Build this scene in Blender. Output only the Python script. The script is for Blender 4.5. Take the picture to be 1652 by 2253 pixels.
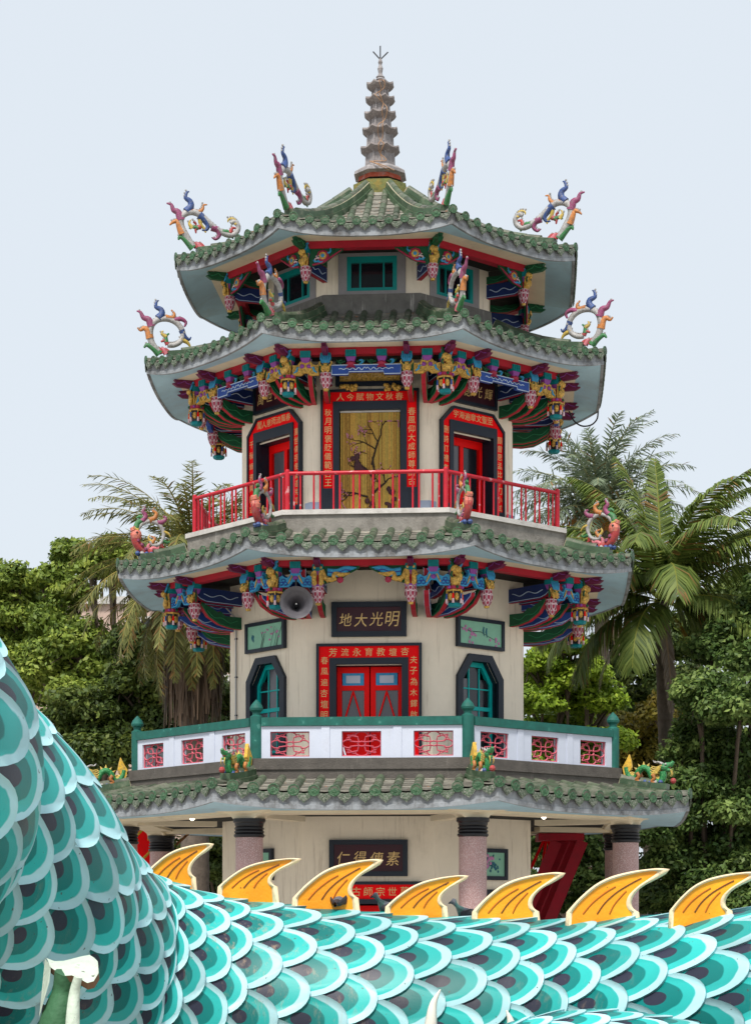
import bpy, bmesh, math, random
import numpy as np
from mathutils import Matrix, Vector, noise
from mathutils.geometry import tessellate_polygon
PI = math.pi
sc = bpy.context.scene
for o in list(bpy.data.objects):
    bpy.data.objects.remove(o, do_unlink=True)
C = sc.collection

# ------------------------------------------------------------------ camera, sky, sun, exposure
# level camera with a rising front, solved from the octagon corners of the pagoda:
# focal 4500 px on a 1652 px wide frame, horizon row 2037.5, pagoda axis 55 m away
FPX, XC, YH, DIST, EYE = 4500.0, 826.0, 2037.5, 55.0, 1.7
CAMX = -0.13
cam_d = bpy.data.cameras.new('camera')
cam_d.sensor_fit = 'HORIZONTAL'
cam_d.sensor_width = 36
cam_d.lens = 36 * FPX / 1652
cam_d.shift_y = (YH - 1126.5) / 1652
cam_d.clip_end = 2000
cam = bpy.data.objects.new('camera', cam_d)
C.objects.link(cam)
cam.location = (CAMX, -DIST, EYE)
cam.rotation_euler = (PI / 2, 0, 0)
sc.camera = cam

SUN_EL, SUN_AZ = math.radians(58), math.radians(198)   # azimuth measured from +Y (north) clockwise
W = bpy.data.worlds.new('World')
sc.world = W
W.use_nodes = True
wn = W.node_tree
wn.nodes.clear()
sky = wn.nodes.new('ShaderNodeTexSky')
sky.sky_type = 'NISHITA'
sky.sun_disc = False
sky.sun_elevation = SUN_EL
sky.sun_rotation = SUN_AZ
sky.air_density = 1.0
sky.dust_density = 4.0
sky.ozone_density = 1.0
veil = wn.nodes.new('ShaderNodeMixRGB')          # thin even overcast over the whole dome
veil.inputs[0].default_value = 0.86
veil.inputs[2].default_value = (7.7, 8.35, 9.0, 1)
wn.links.new(sky.outputs[0], veil.inputs[1])
bg = wn.nodes.new('ShaderNodeBackground')
bg.inputs[1].default_value = 0.0655
wn.links.new(veil.outputs[0], bg.inputs[0])
wo = wn.nodes.new('ShaderNodeOutputWorld')
wn.links.new(bg.outputs[0], wo.inputs[0])

sun_d = bpy.data.lights.new('sun', 'SUN')
sun_d.energy = 2.7
sun_d.angle = math.radians(12)
sun_d.color = (1.0, 0.95, 0.88)
sun = bpy.data.objects.new('sun', sun_d)
C.objects.link(sun)
sv = Vector((math.sin(SUN_AZ) * math.cos(SUN_EL), math.cos(SUN_AZ) * math.cos(SUN_EL), math.sin(SUN_EL)))
sun.rotation_euler = sv.to_track_quat('Z', 'Y').to_euler()
sun.location = (0, 0, 60)

sc.view_settings.view_transform = 'Standard'
sc.view_settings.look = 'None'
sc.view_settings.exposure = 0.75
sc.view_settings.gamma = 1.0
sc.view_settings.use_curve_mapping = False
sc.cycles.use_denoising = True
sc.cycles.max_bounces = 6
sc.cycles.transparent_max_bounces = 8

# ------------------------------------------------------------------ helpers
RND = random.Random(7)

def wz(y, d):                       # height of a photo row at distance d
    return EYE + (YH - y) * d / FPX

def wx(x, d):                       # sideways place of a photo column at distance d
    return CAMX + (x - XC) * d / FPX

def at(x, y, d):
    return Vector((wx(x, d), -DIST + d, wz(y, d)))

def srgb(r, g, b):
    f = lambda c: ((c / 255 + 0.055) / 1.055) ** 2.4 if c > 10 else c / 255 / 12.92
    return (f(r), f(g), f(b))

MATS = {}

def mat(name, col, rough=0.6, var=0.15, scale=2.5, bump=0.0, bscale=30, spec=0.3, rnd=0.0,
        dirt=None, streak=None, metal=0.0, coat=0.0, emit=0.0, col2=None, attr=None, spots=None):
    """procedural paint: base colour, soft blotches, optional grime, run-down streaks and per-piece shade"""
    if name in MATS:
        return MATS[name]
    m = bpy.data.materials.new(name)
    m.use_nodes = True
    t = m.node_tree
    N, L = t.nodes, t.links
    b = N['Principled BSDF']
    b.inputs['Roughness'].default_value = rough
    b.inputs['Metallic'].default_value = metal
    b.inputs['Specular IOR Level'].default_value = spec
    if coat:
        b.inputs['Coat Weight'].default_value = coat
        b.inputs['Coat Roughness'].default_value = 0.15
    geo = N.new('ShaderNodeNewGeometry')
    nz = N.new('ShaderNodeTexNoise')
    nz.inputs['Scale'].default_value = scale
    nz.inputs['Detail'].default_value = 6
    nz.inputs['Roughness'].default_value = 0.65
    L.new(geo.outputs['Position'], nz.inputs['Vector'])
    if attr:
        a = N.new('ShaderNodeAttribute')
        a.attribute_name = attr
        cur = a.outputs['Color']
    else:
        rgb = N.new('ShaderNodeRGB')
        rgb.outputs[0].default_value = (*col, 1)
        cur = rgb.outputs[0]

    def mix(fac, c, other, mode='MIX'):
        x = N.new('ShaderNodeMixRGB')
        x.blend_type = mode
        if isinstance(fac, float):
            x.inputs[0].default_value = fac
        else:
            L.new(fac, x.inputs[0])
        L.new(c, x.inputs[1])
        if isinstance(other, tuple):
            x.inputs[2].default_value = (*other, 1)
        else:
            L.new(other, x.inputs[2])
        return x.outputs[0]

    def ramp(sock, lo, hi, a=0.0, bb=1.0):
        r = N.new('ShaderNodeMapRange')
        r.inputs[1].default_value = lo
        r.inputs[2].default_value = hi
        r.inputs[3].default_value = a
        r.inputs[4].default_value = bb
        L.new(sock, r.inputs[0])
        return r.outputs[0]

    def hsv(c, val):
        h = N.new('ShaderNodeHueSaturation')
        L.new(c, h.inputs['Color'])
        L.new(val, h.inputs['Value'])
        return h.outputs[0]
    if col2:
        nb = N.new('ShaderNodeTexNoise')
        nb.inputs['Scale'].default_value = scale * 0.6
        nb.inputs['Detail'].default_value = 3
        L.new(geo.outputs['Position'], nb.inputs['Vector'])
        cur = mix(ramp(nb.outputs[0], 0.42, 0.62), cur, col2)
    cur = hsv(cur, ramp(nz.outputs[0], 0.3, 0.7, 1 - var, 1 + var))
    if rnd:
        oi = N.new('ShaderNodeObjectInfo')
        cur = hsv(cur, ramp(oi.outputs['Random'], 0, 1, 1 - rnd, 1 + rnd))
    if dirt:
        dc, ds, lo, hi, amt = dirt
        dn = N.new('ShaderNodeTexNoise')
        dn.inputs['Scale'].default_value = ds
        dn.inputs['Detail'].default_value = 8
        dn.inputs['Roughness'].default_value = 0.75
        L.new(geo.outputs['Position'], dn.inputs['Vector'])
        cur = mix(ramp(dn.outputs[0], lo, hi, 0, amt), cur, dc)
    if streak:
        dc, lo, hi, amt = streak
        mp = N.new('ShaderNodeMapping')
        mp.inputs['Scale'].default_value = (5, 5, 0.35)
        L.new(geo.outputs['Position'], mp.inputs[0])
        sn = N.new('ShaderNodeTexNoise')
        sn.inputs['Scale'].default_value = 1.6
        sn.inputs['Detail'].default_value = 7
        sn.inputs['Roughness'].default_value = 0.7
        L.new(mp.outputs[0], sn.inputs['Vector'])
        cur = mix(ramp(sn.outputs[0], lo, hi, 0, amt), cur, dc)
    if spots:
        dc, ds, th, amt = spots
        vo = N.new('ShaderNodeTexNoise')
        vo.inputs['Scale'].default_value = ds
        vo.inputs['Detail'].default_value = 3
        L.new(geo.outputs['Position'], vo.inputs['Vector'])
        cur = mix(ramp(vo.outputs[0], th, th + 0.04, 0, amt), cur, dc)
    L.new(cur, b.inputs['Base Color'])
    rr = ramp(nz.outputs[0], 0.3, 0.7, max(0.02, rough - 0.08), min(1, rough + 0.12))
    L.new(rr, b.inputs['Roughness'])
    if bump:
        bn = N.new('ShaderNodeTexNoise')
        bn.inputs['Scale'].default_value = bscale
        bn.inputs['Detail'].default_value = 5
        L.new(geo.outputs['Position'], bn.inputs['Vector'])
        bp = N.new('ShaderNodeBump')
        bp.inputs['Strength'].default_value = bump
        bp.inputs['Distance'].default_value = 0.03
        L.new(bn.outputs[0], bp.inputs['Height'])
        L.new(bp.outputs[0], b.inputs['Normal'])
    if emit:
        b.inputs['Emission Color'].default_value = (*col, 1)
        b.inputs['Emission Strength'].default_value = emit
    MATS[name] = m
    return m


class MB:
    """collects shapes and links them as one mesh object"""
    def __init__(s):
        s.v, s.f, s.m, s.s, s.uv = [], [], [], [], None

    def add(s, verts, faces, mi=0, smooth=False, M=None):
        o = len(s.v)
        if M is not None:
            verts = [M @ Vector(p) for p in verts]
        s.v.extend([tuple(p) for p in verts])
        for f in faces:
            s.f.append([i + o for i in f])
            s.m.append(mi)
            s.s.append(smooth)
        return s

    def box(s, c, d, mi=0, M=None, R=None):
        x, y, z = d[0] / 2, d[1] / 2, d[2] / 2
        vs = [Vector((a * x, b * y, e * z)) for a in (-1, 1) for b in (-1, 1) for e in (-1, 1)]
        if R is not None:
            vs = [R @ p for p in vs]
        vs = [p + Vector(c) for p in vs]
        fs = [(0, 1, 3, 2), (4, 6, 7, 5), (0, 4, 5, 1), (2, 3, 7, 6), (0, 2, 6, 4), (1, 5, 7, 3)]
        return s.add(vs, fs, mi, False, M)

    def prism(s, poly, y0, y1, mi=0, M=None, mside=None, smooth=False):
        """polygon in x,z pushed from y0 to y1"""
        n = len(poly)
        area = sum(poly[i][0] * poly[(i + 1) % n][1] - poly[(i + 1) % n][0] * poly[i][1] for i in range(n))
        if area < 0:
            poly = list(reversed(poly))
        if y0 > y1:
            y0, y1 = y1, y0
        vs = [(p[0], y0, p[1]) for p in poly] + [(p[0], y1, p[1]) for p in poly]
        s.add(vs, [list(range(n)), list(range(2 * n - 1, n - 1, -1))], mi, False, M)
        s.add(vs, [(i + n, (i + 1) % n + n, (i + 1) % n, i) for i in range(n)],
              mi if mside is None else mside, smooth, M)
        return s

    def tube(s, pts, rad, n=6, mi=0, M=None, flat=1.0, axis=None, cap=True, smooth=True):
        """tube along pts; flat squeezes the section along axis"""
        pts = [Vector(p) for p in pts]
        if not isinstance(rad, (list, tuple)):
            rad = [rad] * len(pts)
        k = len(pts)
        vs, fs = [], []
        prev = None
        for i, p in enumerate(pts):
            d = (pts[min(i + 1, k - 1)] - pts[max(i - 1, 0)])
            d = d.normalized() if d.length > 1e-9 else Vector((0, 0, 1))
            if axis is not None:
                a = Vector(axis)
                a = (a - d * a.dot(d))
                a = a.normalized() if a.length > 1e-6 else d.orthogonal().normalized()
            else:
                a = (prev - d * prev.dot(d)) if prev is not None else d.orthogonal()
                a = a.normalized() if a.length > 1e-6 else d.orthogonal().normalized()
            prev = a
            b = d.cross(a)
            for j in range(n):
                t = 2 * PI * j / n
                vs.append(p + a * (math.cos(t) * rad[i] * flat) + b * (math.sin(t) * rad[i]))
        for i in range(k - 1):
            for j in range(n):
                j2 = (j + 1) % n
                fs.append((i * n + j, i * n + j2, (i + 1) * n + j2, (i + 1) * n + j))
        s.add(vs, fs, mi, smooth, M)
        if cap:
            s.add(vs, [list(range(n - 1, -1, -1)), list(range((k - 1) * n, k * n))], mi, False, M)
        return s

    def lathe(s, prof, n=12, mi=0, M=None, smooth=True, a0=0.0, lobe=0.0, nl=8, mis=None):
        """profile of (radius, z); mis gives a material for each band"""
        vs = []
        for (r, z) in prof:
            for j in range(n):
                t = a0 + 2 * PI * j / n
                rr = r * (1 + lobe * math.cos(nl * t))
                vs.append((rr * math.cos(t), rr * math.sin(t), z))
        for i in range(len(prof) - 1):
            fs = [(i * n + j, i * n + (j + 1) % n, (i + 1) * n + (j + 1) % n, (i + 1) * n + j) for j in range(n)]
            if prof[i + 1][1] < prof[i][1]:
                fs = [tuple(reversed(q)) for q in fs]
            s.add(vs, fs, mi if mis is None else mis[i], smooth, M)
        return s

    def ball(s, c, r, mi=0, n=8, m=5, M=None, sc3=(1, 1, 1)):
        prof = [(max(1e-4, math.sin(PI * i / m)), -math.cos(PI * i / m)) for i in range(m + 1)]
        T = Matrix.Translation(Vector(c)) @ Matrix.Diagonal((r * sc3[0], r * sc3[1], r * sc3[2], 1))
        if M is not None:
            T = M @ T
        return s.lathe(prof, n, mi, T)

    def mesh(s, name, mats):
        me = bpy.data.meshes.new(name)
        me.from_pydata(s.v, [], s.f)
        for m in (mats if isinstance(mats, (list, tuple)) else [mats]):
            me.materials.append(m)
        me.polygons.foreach_set('material_index', s.m)
        me.polygons.foreach_set('use_smooth', s.s)
        me.update()
        return me

    def build(s, name, mats, parent=None, M=None, **tags):
        return link(name, s.mesh(name, mats), parent, M, **tags)


def link(name, me, parent=None, M=None, **tags):
    o = bpy.data.objects.new(name, me)
    C.objects.link(o)
    if parent is not None:
        o.parent = parent
    if M is not None:
        o.matrix_local = M if parent is None else M
        if parent is None:
            o.matrix_world = M
    for k, v in tags.items():
        o[k] = v
    return o


def thing(name, label, cat, M=None, group=None):
    o = link(name, None, None, M, label=label, category=cat)
    if group:
        o['group'] = group
    o.empty_display_size = 0.2
    return o


def tag(o, label, cat, group=None):
    o['label'] = label
    o['category'] = cat
    if group:
        o['group'] = group
    return o


def Rz(a):
    return Matrix.Rotation(a, 4, 'Z')


def T(x, y, z):
    return Matrix.Translation((x, y, z))


def spline(P, n=8):
    """smooth curve through control points (any dimension)"""
    P = [np.array(p, float) for p in P]
    Q = [2 * P[0] - P[1]] + P + [2 * P[-1] - P[-2]]
    out = []
    for i in range(1, len(Q) - 2):
        for k in range(n):
            t = k / n
            a, b, c, d = Q[i - 1], Q[i], Q[i + 1], Q[i + 2]
            out.append(0.5 * ((2 * b) + (c - a) * t + (2 * a - 5 * b + 4 * c - d) * t * t + (3 * b - a - 3 * c + d) * t ** 3))
    out.append(P[-1])
    return out


GLYPH = {}


def glyph(ch):
    """outline mesh of one character, one em across, centred"""
    if ch not in GLYPH:
        cu = bpy.data.curves.new('g', 'FONT')
        cu.body = ch
        cu.resolution_u = 2
        cu.offset = 0.0
        o = bpy.data.objects.new('g', cu)
        C.objects.link(o)
        dg = bpy.context.evaluated_depsgraph_get()
        me = bpy.data.meshes.new_from_object(o.evaluated_get(dg))
        V = [(v.co.x, v.co.y) for v in me.vertices]
        F = [list(p.vertices) for p in me.polygons]
        bpy.data.objects.remove(o)
        bpy.data.curves.remove(cu)
        bpy.data.meshes.remove(me)
        if V:
            x0, x1 = min(p[0] for p in V), max(p[0] for p in V)
            y0, y1 = min(p[1] for p in V), max(p[1] for p in V)
            k = 1 / max(x1 - x0, y1 - y0, 1e-6)
            V = [((p[0] - (x0 + x1) / 2) * k, (p[1] - (y0 + y1) / 2) * k) for p in V]
        GLYPH[ch] = (V, F)
    return GLYPH[ch]


def write(mb, ch, x, z, y, size, mi=0, slant=0.0, wide=1.0):
    V, F = glyph(ch)
    mb.add([(x + (p[0] * wide + slant * p[1]) * size, y, z + p[1] * size) for p in V], F, mi)


for ch in dict.fromkeys('芳流永育教壇杏春風遍明禮夫子為木鐸啟龍人今賦物文秋月褒貶儀範百王仰大成師尊萬古宇海章聖至刪詩訂集鴻儒道顏曾思孟比牛刀小試閒意雨千表興泰運世宗使共地光仁得傳素德輝閣上冠學校'):
    glyph(ch)          # drawn while the scene is still empty, which is quick


def char_piece(parent, ch, x, z, y, size, slant=0.0, wide=1.0):
    mb = MB()
    write(mb, ch, 0, 0, 0, size, 0, slant, wide)
    mb.build('character', [MATS['gold_lettering']], parent, Matrix.Translation((x, y, z)))
# ------------------------------------------------------------------ materials
GRIME = (0.03, 0.028, 0.025)
m_cream = mat('cream_plaster', (0.86, 0.77, 0.625), 0.8, 0.05, 1.2, 0.15, 60, streak=((0.36, 0.28, 0.19), 0.55, 0.74, 0.6), dirt=((0.5, 0.42, 0.3), 0.8, 0.55, 0.8, 0.4))
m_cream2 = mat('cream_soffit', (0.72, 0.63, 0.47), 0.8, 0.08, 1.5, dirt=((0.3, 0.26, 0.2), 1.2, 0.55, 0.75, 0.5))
m_concrete = mat('grey_concrete', (0.25, 0.235, 0.21), 0.9, 0.2, 2.5, 0.5, 25, dirt=((0.07, 0.06, 0.05), 1.4, 0.45, 0.7, 0.7), streak=((0.5, 0.48, 0.44), 0.62, 0.7, 0.5))
m_parapet_dark = mat('dark_weathered_concrete', (0.10, 0.09, 0.08), 0.9, 0.25, 3, 0.5, 30, streak=((0.28, 0.26, 0.23), 0.6, 0.75, 0.5))
m_coping = mat('pale_coping', (0.55, 0.53, 0.5), 0.85, 0.12, 3, 0.3, 30, dirt=((0.2, 0.18, 0.16), 2, 0.5, 0.72, 0.5))
m_fascia = mat('grey_fascia_board', (0.27, 0.29, 0.31), 0.7, 0.15, 3, 0.3, 30, dirt=((0.06, 0.055, 0.05), 1.6, 0.46, 0.66, 0.85), streak=((0.08, 0.075, 0.07), 0.5, 0.75, 0.6))
m_soffit = mat('blue_grey_soffit', (0.38, 0.57, 0.68), 0.7, 0.1, 1.2, dirt=((0.3, 0.33, 0.35), 0.9, 0.5, 0.75, 0.5))
m_tile = mat('green_glazed_tile', (0.085, 0.19, 0.068), 0.42, 0.25, 5, 0.2, 40, 0.45, rnd=0.3, dirt=((0.16, 0.14, 0.11), 2.2, 0.44, 0.66, 0.85), spots=((0.45, 0.16, 0.06), 9, 0.70, 0.7))
m_tile_cover = mat('weathered_cover_tile', (0.06, 0.085, 0.05), 0.5, 0.25, 5, 0.2, 40, 0.4, rnd=0.3, col2=(0.09, 0.10, 0.07), dirt=((0.2, 0.19, 0.16), 3, 0.5, 0.7, 0.7))
m_pan = mat('weathered_pan_tile', (0.20, 0.19, 0.16), 0.65, 0.3, 4, 0.3, 40, 0.3, rnd=0.35, dirt=((0.07, 0.06, 0.05), 3, 0.5, 0.7, 0.7), spots=((0.38, 0.17, 0.08), 7, 0.66, 0.7))
m_tile_end = mat('green_eave_tile', (0.03, 0.10, 0.042), 0.4, 0.4, 22, 0.9, 45, 0.4, rnd=0.25, dirt=((0.22, 0.22, 0.18), 22, 0.52, 0.62, 0.6))
m_drip = mat('carved_drip_tile', (0.06, 0.095, 0.055), 0.55, 0.4, 25, 0.9, 45, 0.4, rnd=0.25, dirt=((0.30, 0.30, 0.26), 26, 0.48, 0.58, 0.8))
m_ridge = mat('green_ridge_tile', (0.055, 0.10, 0.052), 0.38, 0.22, 4, 0.15, 40, 0.5, rnd=0.28, dirt=((0.3, 0.29, 0.22), 4, 0.52, 0.72, 0.6))
m_mortar = mat('lichen_mortar', (0.40, 0.36, 0.26), 0.9, 0.3, 8, 0.6, 40, dirt=((0.5, 0.38, 0.2), 4, 0.5, 0.7, 0.6))
m_deck = mat('roof_bedding', (0.13, 0.13, 0.10), 0.9, 0.3, 4, 0.4, 30)
m_red = mat('red_paint', (0.92, 0.003, 0.006), 0.6, 0.10, 3, rnd=0.05, spec=0.12)
m_rail_red = mat('worn_red_rail_paint', (0.46, 0.010, 0.025), 0.45, 0.15, 5, spec=0.4, spots=((0.62, 0.35, 0.35), 6, 0.66, 0.7))
m_beam = mat('crimson_beam_paint', (0.40, 0.012, 0.03), 0.6, 0.15, 3)
m_red_door = mat('bright_red_gloss', (0.95, 0.003, 0.003), 0.5, 0.08, 3, spec=0.15)
m_gold = mat('gold_paint', (0.66, 0.40, 0.08), 0.42, 0.6, 20, 0.9, 45, 0.5, dirt=((0.16, 0.07, 0.02), 24, 0.52, 0.64, 0.7))
m_gold_text = mat('gold_lettering', (0.75, 0.52, 0.22), 0.5, 0.1, 10)
m_navy = mat('blue_black_frame', (0.010, 0.017, 0.030), 0.45, 0.2, 4, spec=0.35)
m_plaque = mat('dark_maroon_board', (0.045, 0.010, 0.018), 0.4, 0.2, 4)
m_teal = mat('turquoise_frame_paint', (0.0, 0.42, 0.40), 0.45, 0.12, 4)
m_teal_dark = mat('teal_window_paint', (0.0, 0.24, 0.23), 0.5, 0.12, 4)
m_glass = mat('dark_window_glass', (0.012, 0.013, 0.018), 0.08, 0.2, 1, spec=0.6)
m_grey_glass = mat('curtained_grey_glass', (0.10, 0.10, 0.115), 0.15, 0.2, 1, spec=0.6)
m_greytrim = mat('grey_window_surround', (0.27, 0.26, 0.27), 0.8, 0.12, 3, streak=((0.5, 0.48, 0.46), 0.62, 0.8, 0.4))
m_skirt = mat('blue_grey_skirting', (0.30, 0.36, 0.47), 0.7, 0.12, 3)
m_bgreen = mat('dark_green_rail_paint', (0.012, 0.105, 0.085), 0.6, 0.25, 5, 0.3, 50, spots=((0.10, 0.28, 0.24), 5, 0.68, 0.5))
m_white = mat('lavender_white_panel', (0.54, 0.58, 0.68), 0.75, 0.05, 2, 0.2, 50, dirt=((0.4, 0.4, 0.44), 2, 0.55, 0.78, 0.5), streak=((0.42, 0.42, 0.44), 0.6, 0.8, 0.35))
m_pink = mat('pink_lattice_paint', (0.52, 0.10, 0.14), 0.55, 0.2, 9)
m_blue = mat('royal_blue_paint', (0.025, 0.075, 0.33), 0.5, 0.15, 5)
m_dblue = mat('deep_blue_paint', (0.010, 0.028, 0.13), 0.5, 0.15, 5)
m_sky = mat('sky_blue_paint', (0.04, 0.30, 0.56), 0.5, 0.2, 12, 0.3, 40)
m_line = mat('pale_blue_scroll', (0.55, 0.68, 0.85), 0.6, 0.1, 5)
m_green = mat('emerald_paint', (0.006, 0.085, 0.035), 0.5, 0.25, 6)
m_gline = mat('light_green_scroll', (0.03, 0.24, 0.10), 0.5, 0.1, 5)
m_capteal = mat('teal_capital_paint', (0.0, 0.20, 0.23), 0.5, 0.2, 12)
m_purple = mat('purple_paint', (0.26, 0.06, 0.32), 0.5, 0.15, 6)
m_plum = mat('plum_scroll_paint', (0.13, 0.012, 0.055), 0.5, 0.2, 6)
m_rose = mat('lotus_crimson', (0.36, 0.025, 0.07), 0.5, 0.15, 8)
m_petal = mat('lotus_white_edge', (0.72, 0.52, 0.57), 0.55, 0.15, 8)
m_black = mat('black_gloss_capital', (0.012, 0.012, 0.015), 0.35, 0.2, 4, spec=0.4)
m_granite = mat('pink_granite', (0.42, 0.25, 0.24), 0.45, 0.25, 1.5, 0.0, spec=0.45, spots=((0.62, 0.5, 0.48), 45, 0.53, 0.6), dirt=((0.2, 0.16, 0.17), 60, 0.5, 0.6, 0.6))
m_stone = mat('weathered_spire_stone', (0.30, 0.28, 0.28), 0.9, 0.25, 5, 0.5, 30, dirt=((0.10, 0.085, 0.08), 3, 0.45, 0.7, 0.8), streak=((0.6, 0.55, 0.55), 0.55, 0.75, 0.6))
m_stone2 = mat('dark_spire_cap', (0.22, 0.195, 0.19), 0.9, 0.3, 7, 0.6, 30, dirt=((0.45, 0.42, 0.4), 5, 0.52, 0.7, 0.7))
m_rust = mat('old_red_spire_band', (0.36, 0.07, 0.035), 0.8, 0.3, 4, dirt=((0.3, 0.26, 0.25), 4, 0.5, 0.65, 0.8))
m_rod = mat('dark_iron_rod', (0.05, 0.05, 0.055), 0.5, 0.2, 4, metal=0.5)
m_wire = mat('tan_cable', (0.38, 0.22, 0.12), 0.7, 0.1, 4)
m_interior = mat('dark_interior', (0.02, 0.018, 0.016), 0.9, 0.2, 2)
m_paint_panel = mat('pale_green_painted_panel', (0.25, 0.52, 0.38), 0.6, 0.1, 3)
m_conduit = mat('grey_conduit', (0.42, 0.42, 0.42), 0.5, 0.1, 4)

# ------------------------------------------------------------------ the ground
g = MB()
g.add([(-900, -300, 0), (900, -300, 0), (900, 1500, 0), (-900, 1500, 0)], [(0, 1, 2, 3)])
g.build('ground', mat('park_paving', (0.38, 0.35, 0.31), 0.9, 0.2, 0.6, 0.3, 12), kind='structure')

# ------------------------------------------------------------------ pagoda
TH = math.radians(-4.31)
PM = Rz(TH)
COS, TAN = math.cos(PI / 8), math.tan(PI / 8)
pagoda = thing('pagoda', 'octagonal four-tiered Chinese pagoda with green tiled roofs and painted brackets', 'pagoda', PM)
VIS = (-1, 0, 1)
NEAR = (-2, -1, 0, 1, 2)


def ring(R, z):
    return [Vector((R * math.sin(PI / 8 + k * PI / 4), -R * math.cos(PI / 8 + k * PI / 4), z)) for k in range(8)]


def band(mb, R0, z0, R1, z1, mi=0):
    """octagonal skirt between two rings (seen from outside when z1 above z0)"""
    a, b = ring(R0, z0), ring(R1, z1)
    vs = a + b
    mb.add(vs, [(i, (i + 1) % 8, (i + 1) % 8 + 8, i + 8) for i in range(8)], mi)


def oct_solid(mb, R0, R1, z0, z1, mi=0):
    """octagonal ring with an inner radius R0 (0 = full) and outer radius R1"""
    band(mb, R1, z0, R1, z1, mi)
    if R0 > 0:
        band(mb, R1, z1, R0, z1, mi)
        band(mb, R0, z1, R0, z0, mi)
        band(mb, R0, z0, R1, z0, mi)
    else:
        mb.add(ring(R1, z1), [list(range(8))], mi)
        mb.add(ring(R1, z0), [list(range(7, -1, -1))], mi)


def wall_storey(name, R, z0, z1, holes, depth, mats):
    """octagonal wall; holes = {face: outline in (u, z)} cut through and lined to the given depth"""
    mb = MB()
    a, h = R * COS, R * COS * TAN
    for k in range(8):
        kk = k if k <= 4 else k - 8
        M = Rz(kk * PI / 4)
        outer = [(-h, z0), (h, z0), (h, z1), (-h, z1)]
        if kk in holes:
            hole = holes[kk]
            polys = [[Vector((p[0], p[1], 0)) for p in outer], [Vector((p[0], p[1], 0)) for p in hole]]
            tri = tessellate_polygon(polys)
            pts = outer + hole
            fs = []
            for t in tri:
                p, q, r = [pts[i] for i in t]
                cr = (q[0] - p[0]) * (r[1] - p[1]) - (q[1] - p[1]) * (r[0] - p[0])
                fs.append(tuple(t) if cr > 0 else tuple(reversed(t)))
            mb.add([(p[0], -a, p[1]) for p in pts], fs, 0, False, M)
            n = len(hole)
            vs = [(p[0], -a, p[1]) for p in hole] + [(p[0], -a + depth, p[1]) for p in hole]
            mb.add(vs, [(i, i + n, (i + 1) % n + n, (i + 1) % n) for i in range(n)], 1, False, M)
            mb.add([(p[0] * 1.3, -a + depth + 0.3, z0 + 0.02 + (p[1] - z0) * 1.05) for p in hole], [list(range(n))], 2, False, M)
        else:
            mb.add([(p[0], -a, p[1]) for p in outer], [(0, 1, 2, 3)], 0, False, M)
    return mb.build(name, mats, pagoda)


# ---- shared tile meshes (origin at the lower end, +y runs up the slope, unit length)
def cover_mesh():
    mb = MB()
    n = 6
    vs = []
    for (y, r) in ((0, 1.0), (1.06, 0.9)):
        for j in range(n + 1):
            t = PI * j / n
            vs.append((math.cos(t) * r, y, math.sin(t) * r))
    mb.add(vs, [(j + 1, j, j + n + 1, j + n + 2) for j in range(n)], 0, True)
    mb.add(vs[:n + 1], [list(range(n + 1))], 0)
    return mb.mesh('cover_tile', [m_tile_cover])


def disc_mesh():
    mb = MB()
    prof = [(1.0, 0.35), (1.0, 0.0), (0.86, -0.05), (0.8, 0.03), (0.55, 0.0), (0.3, -0.1), (0.01, -0.12)]
    mb.lathe([(r, -z) for r, z in prof], 10, 0, Matrix.Rotation(PI / 2, 4, 'X'), True)
    return mb.mesh('eave_disc', [m_tile_end])


def drip_mesh():
    mb = MB()
    pts = [(-1, 0.1), (-0.92, -0.28), (-0.62, -0.62), (-0.22, -0.82), (0, -1.0), (0.22, -0.82), (0.62, -0.62), (0.92, -0.28), (1, 0.1), (0.5, -0.08), (0, -0.14), (-0.5, -0.08)]
    mb.prism(pts, 0.0, 0.22, 0)
    inner = [(p[0] * 0.74, p[1] * 0.74 - 0.12) for p in pts[1:8]]
    mb.prism(inner, -0.06, 0.02, 0)
    return mb.mesh('drip_tile', [m_drip])


def pan_mesh():
    mb = MB()
    n = 4
    vs = []
    for (y, dz) in ((0, 0.16), (1.15, 0.0)):
        for j in range(n + 1):
            x = -1 + 2 * j / n
            vs.append((x, y, dz - 0.16 + 0.22 * x * x))
    lip = [(p[0], p[1], p[2] - 0.22) for p in vs[:n + 1]]
    mb.add(vs, [(j, j + 1, j + n + 2, j + n + 1) for j in range(n)], 0, True)
    mb.add(lip + vs[:n + 1], [(j, j + 1, j + n + 2, j + n + 1) for j in range(n)], 0)
    return mb.mesh('pan_tile', [m_pan])


ME_COVER, ME_DISC, ME_DRIP, ME_PAN = cover_mesh(), disc_mesh(), drip_mesh(), pan_mesh()
ME_RIDGE = MB().box((0, 0.5, 0.5), (1, 0.965, 0.94)).mesh('ridge_tile', [m_ridge])


def frame_to(p0, p1, up=(0, 0, 1)):
    """matrix at p0 with +y pointing at p1; returns matrix and length"""
    d = Vector(p1) - Vector(p0)
    L = d.length
    y = d.normalized()
    x = y.cross(Vector(up)).normalized()
    z = x.cross(y)
    M = Matrix(((x.x, y.x, z.x, p0[0]), (x.y, y.y, z.y, p0[1]), (x.z, y.z, z.z, p0[2]), (0, 0, 0, 1)))
    return M, L


def bake(mb, me, M, mi):
    mb.add([M @ v.co for v in me.vertices], [list(p.vertices) for p in me.polygons], mi, True)


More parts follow.
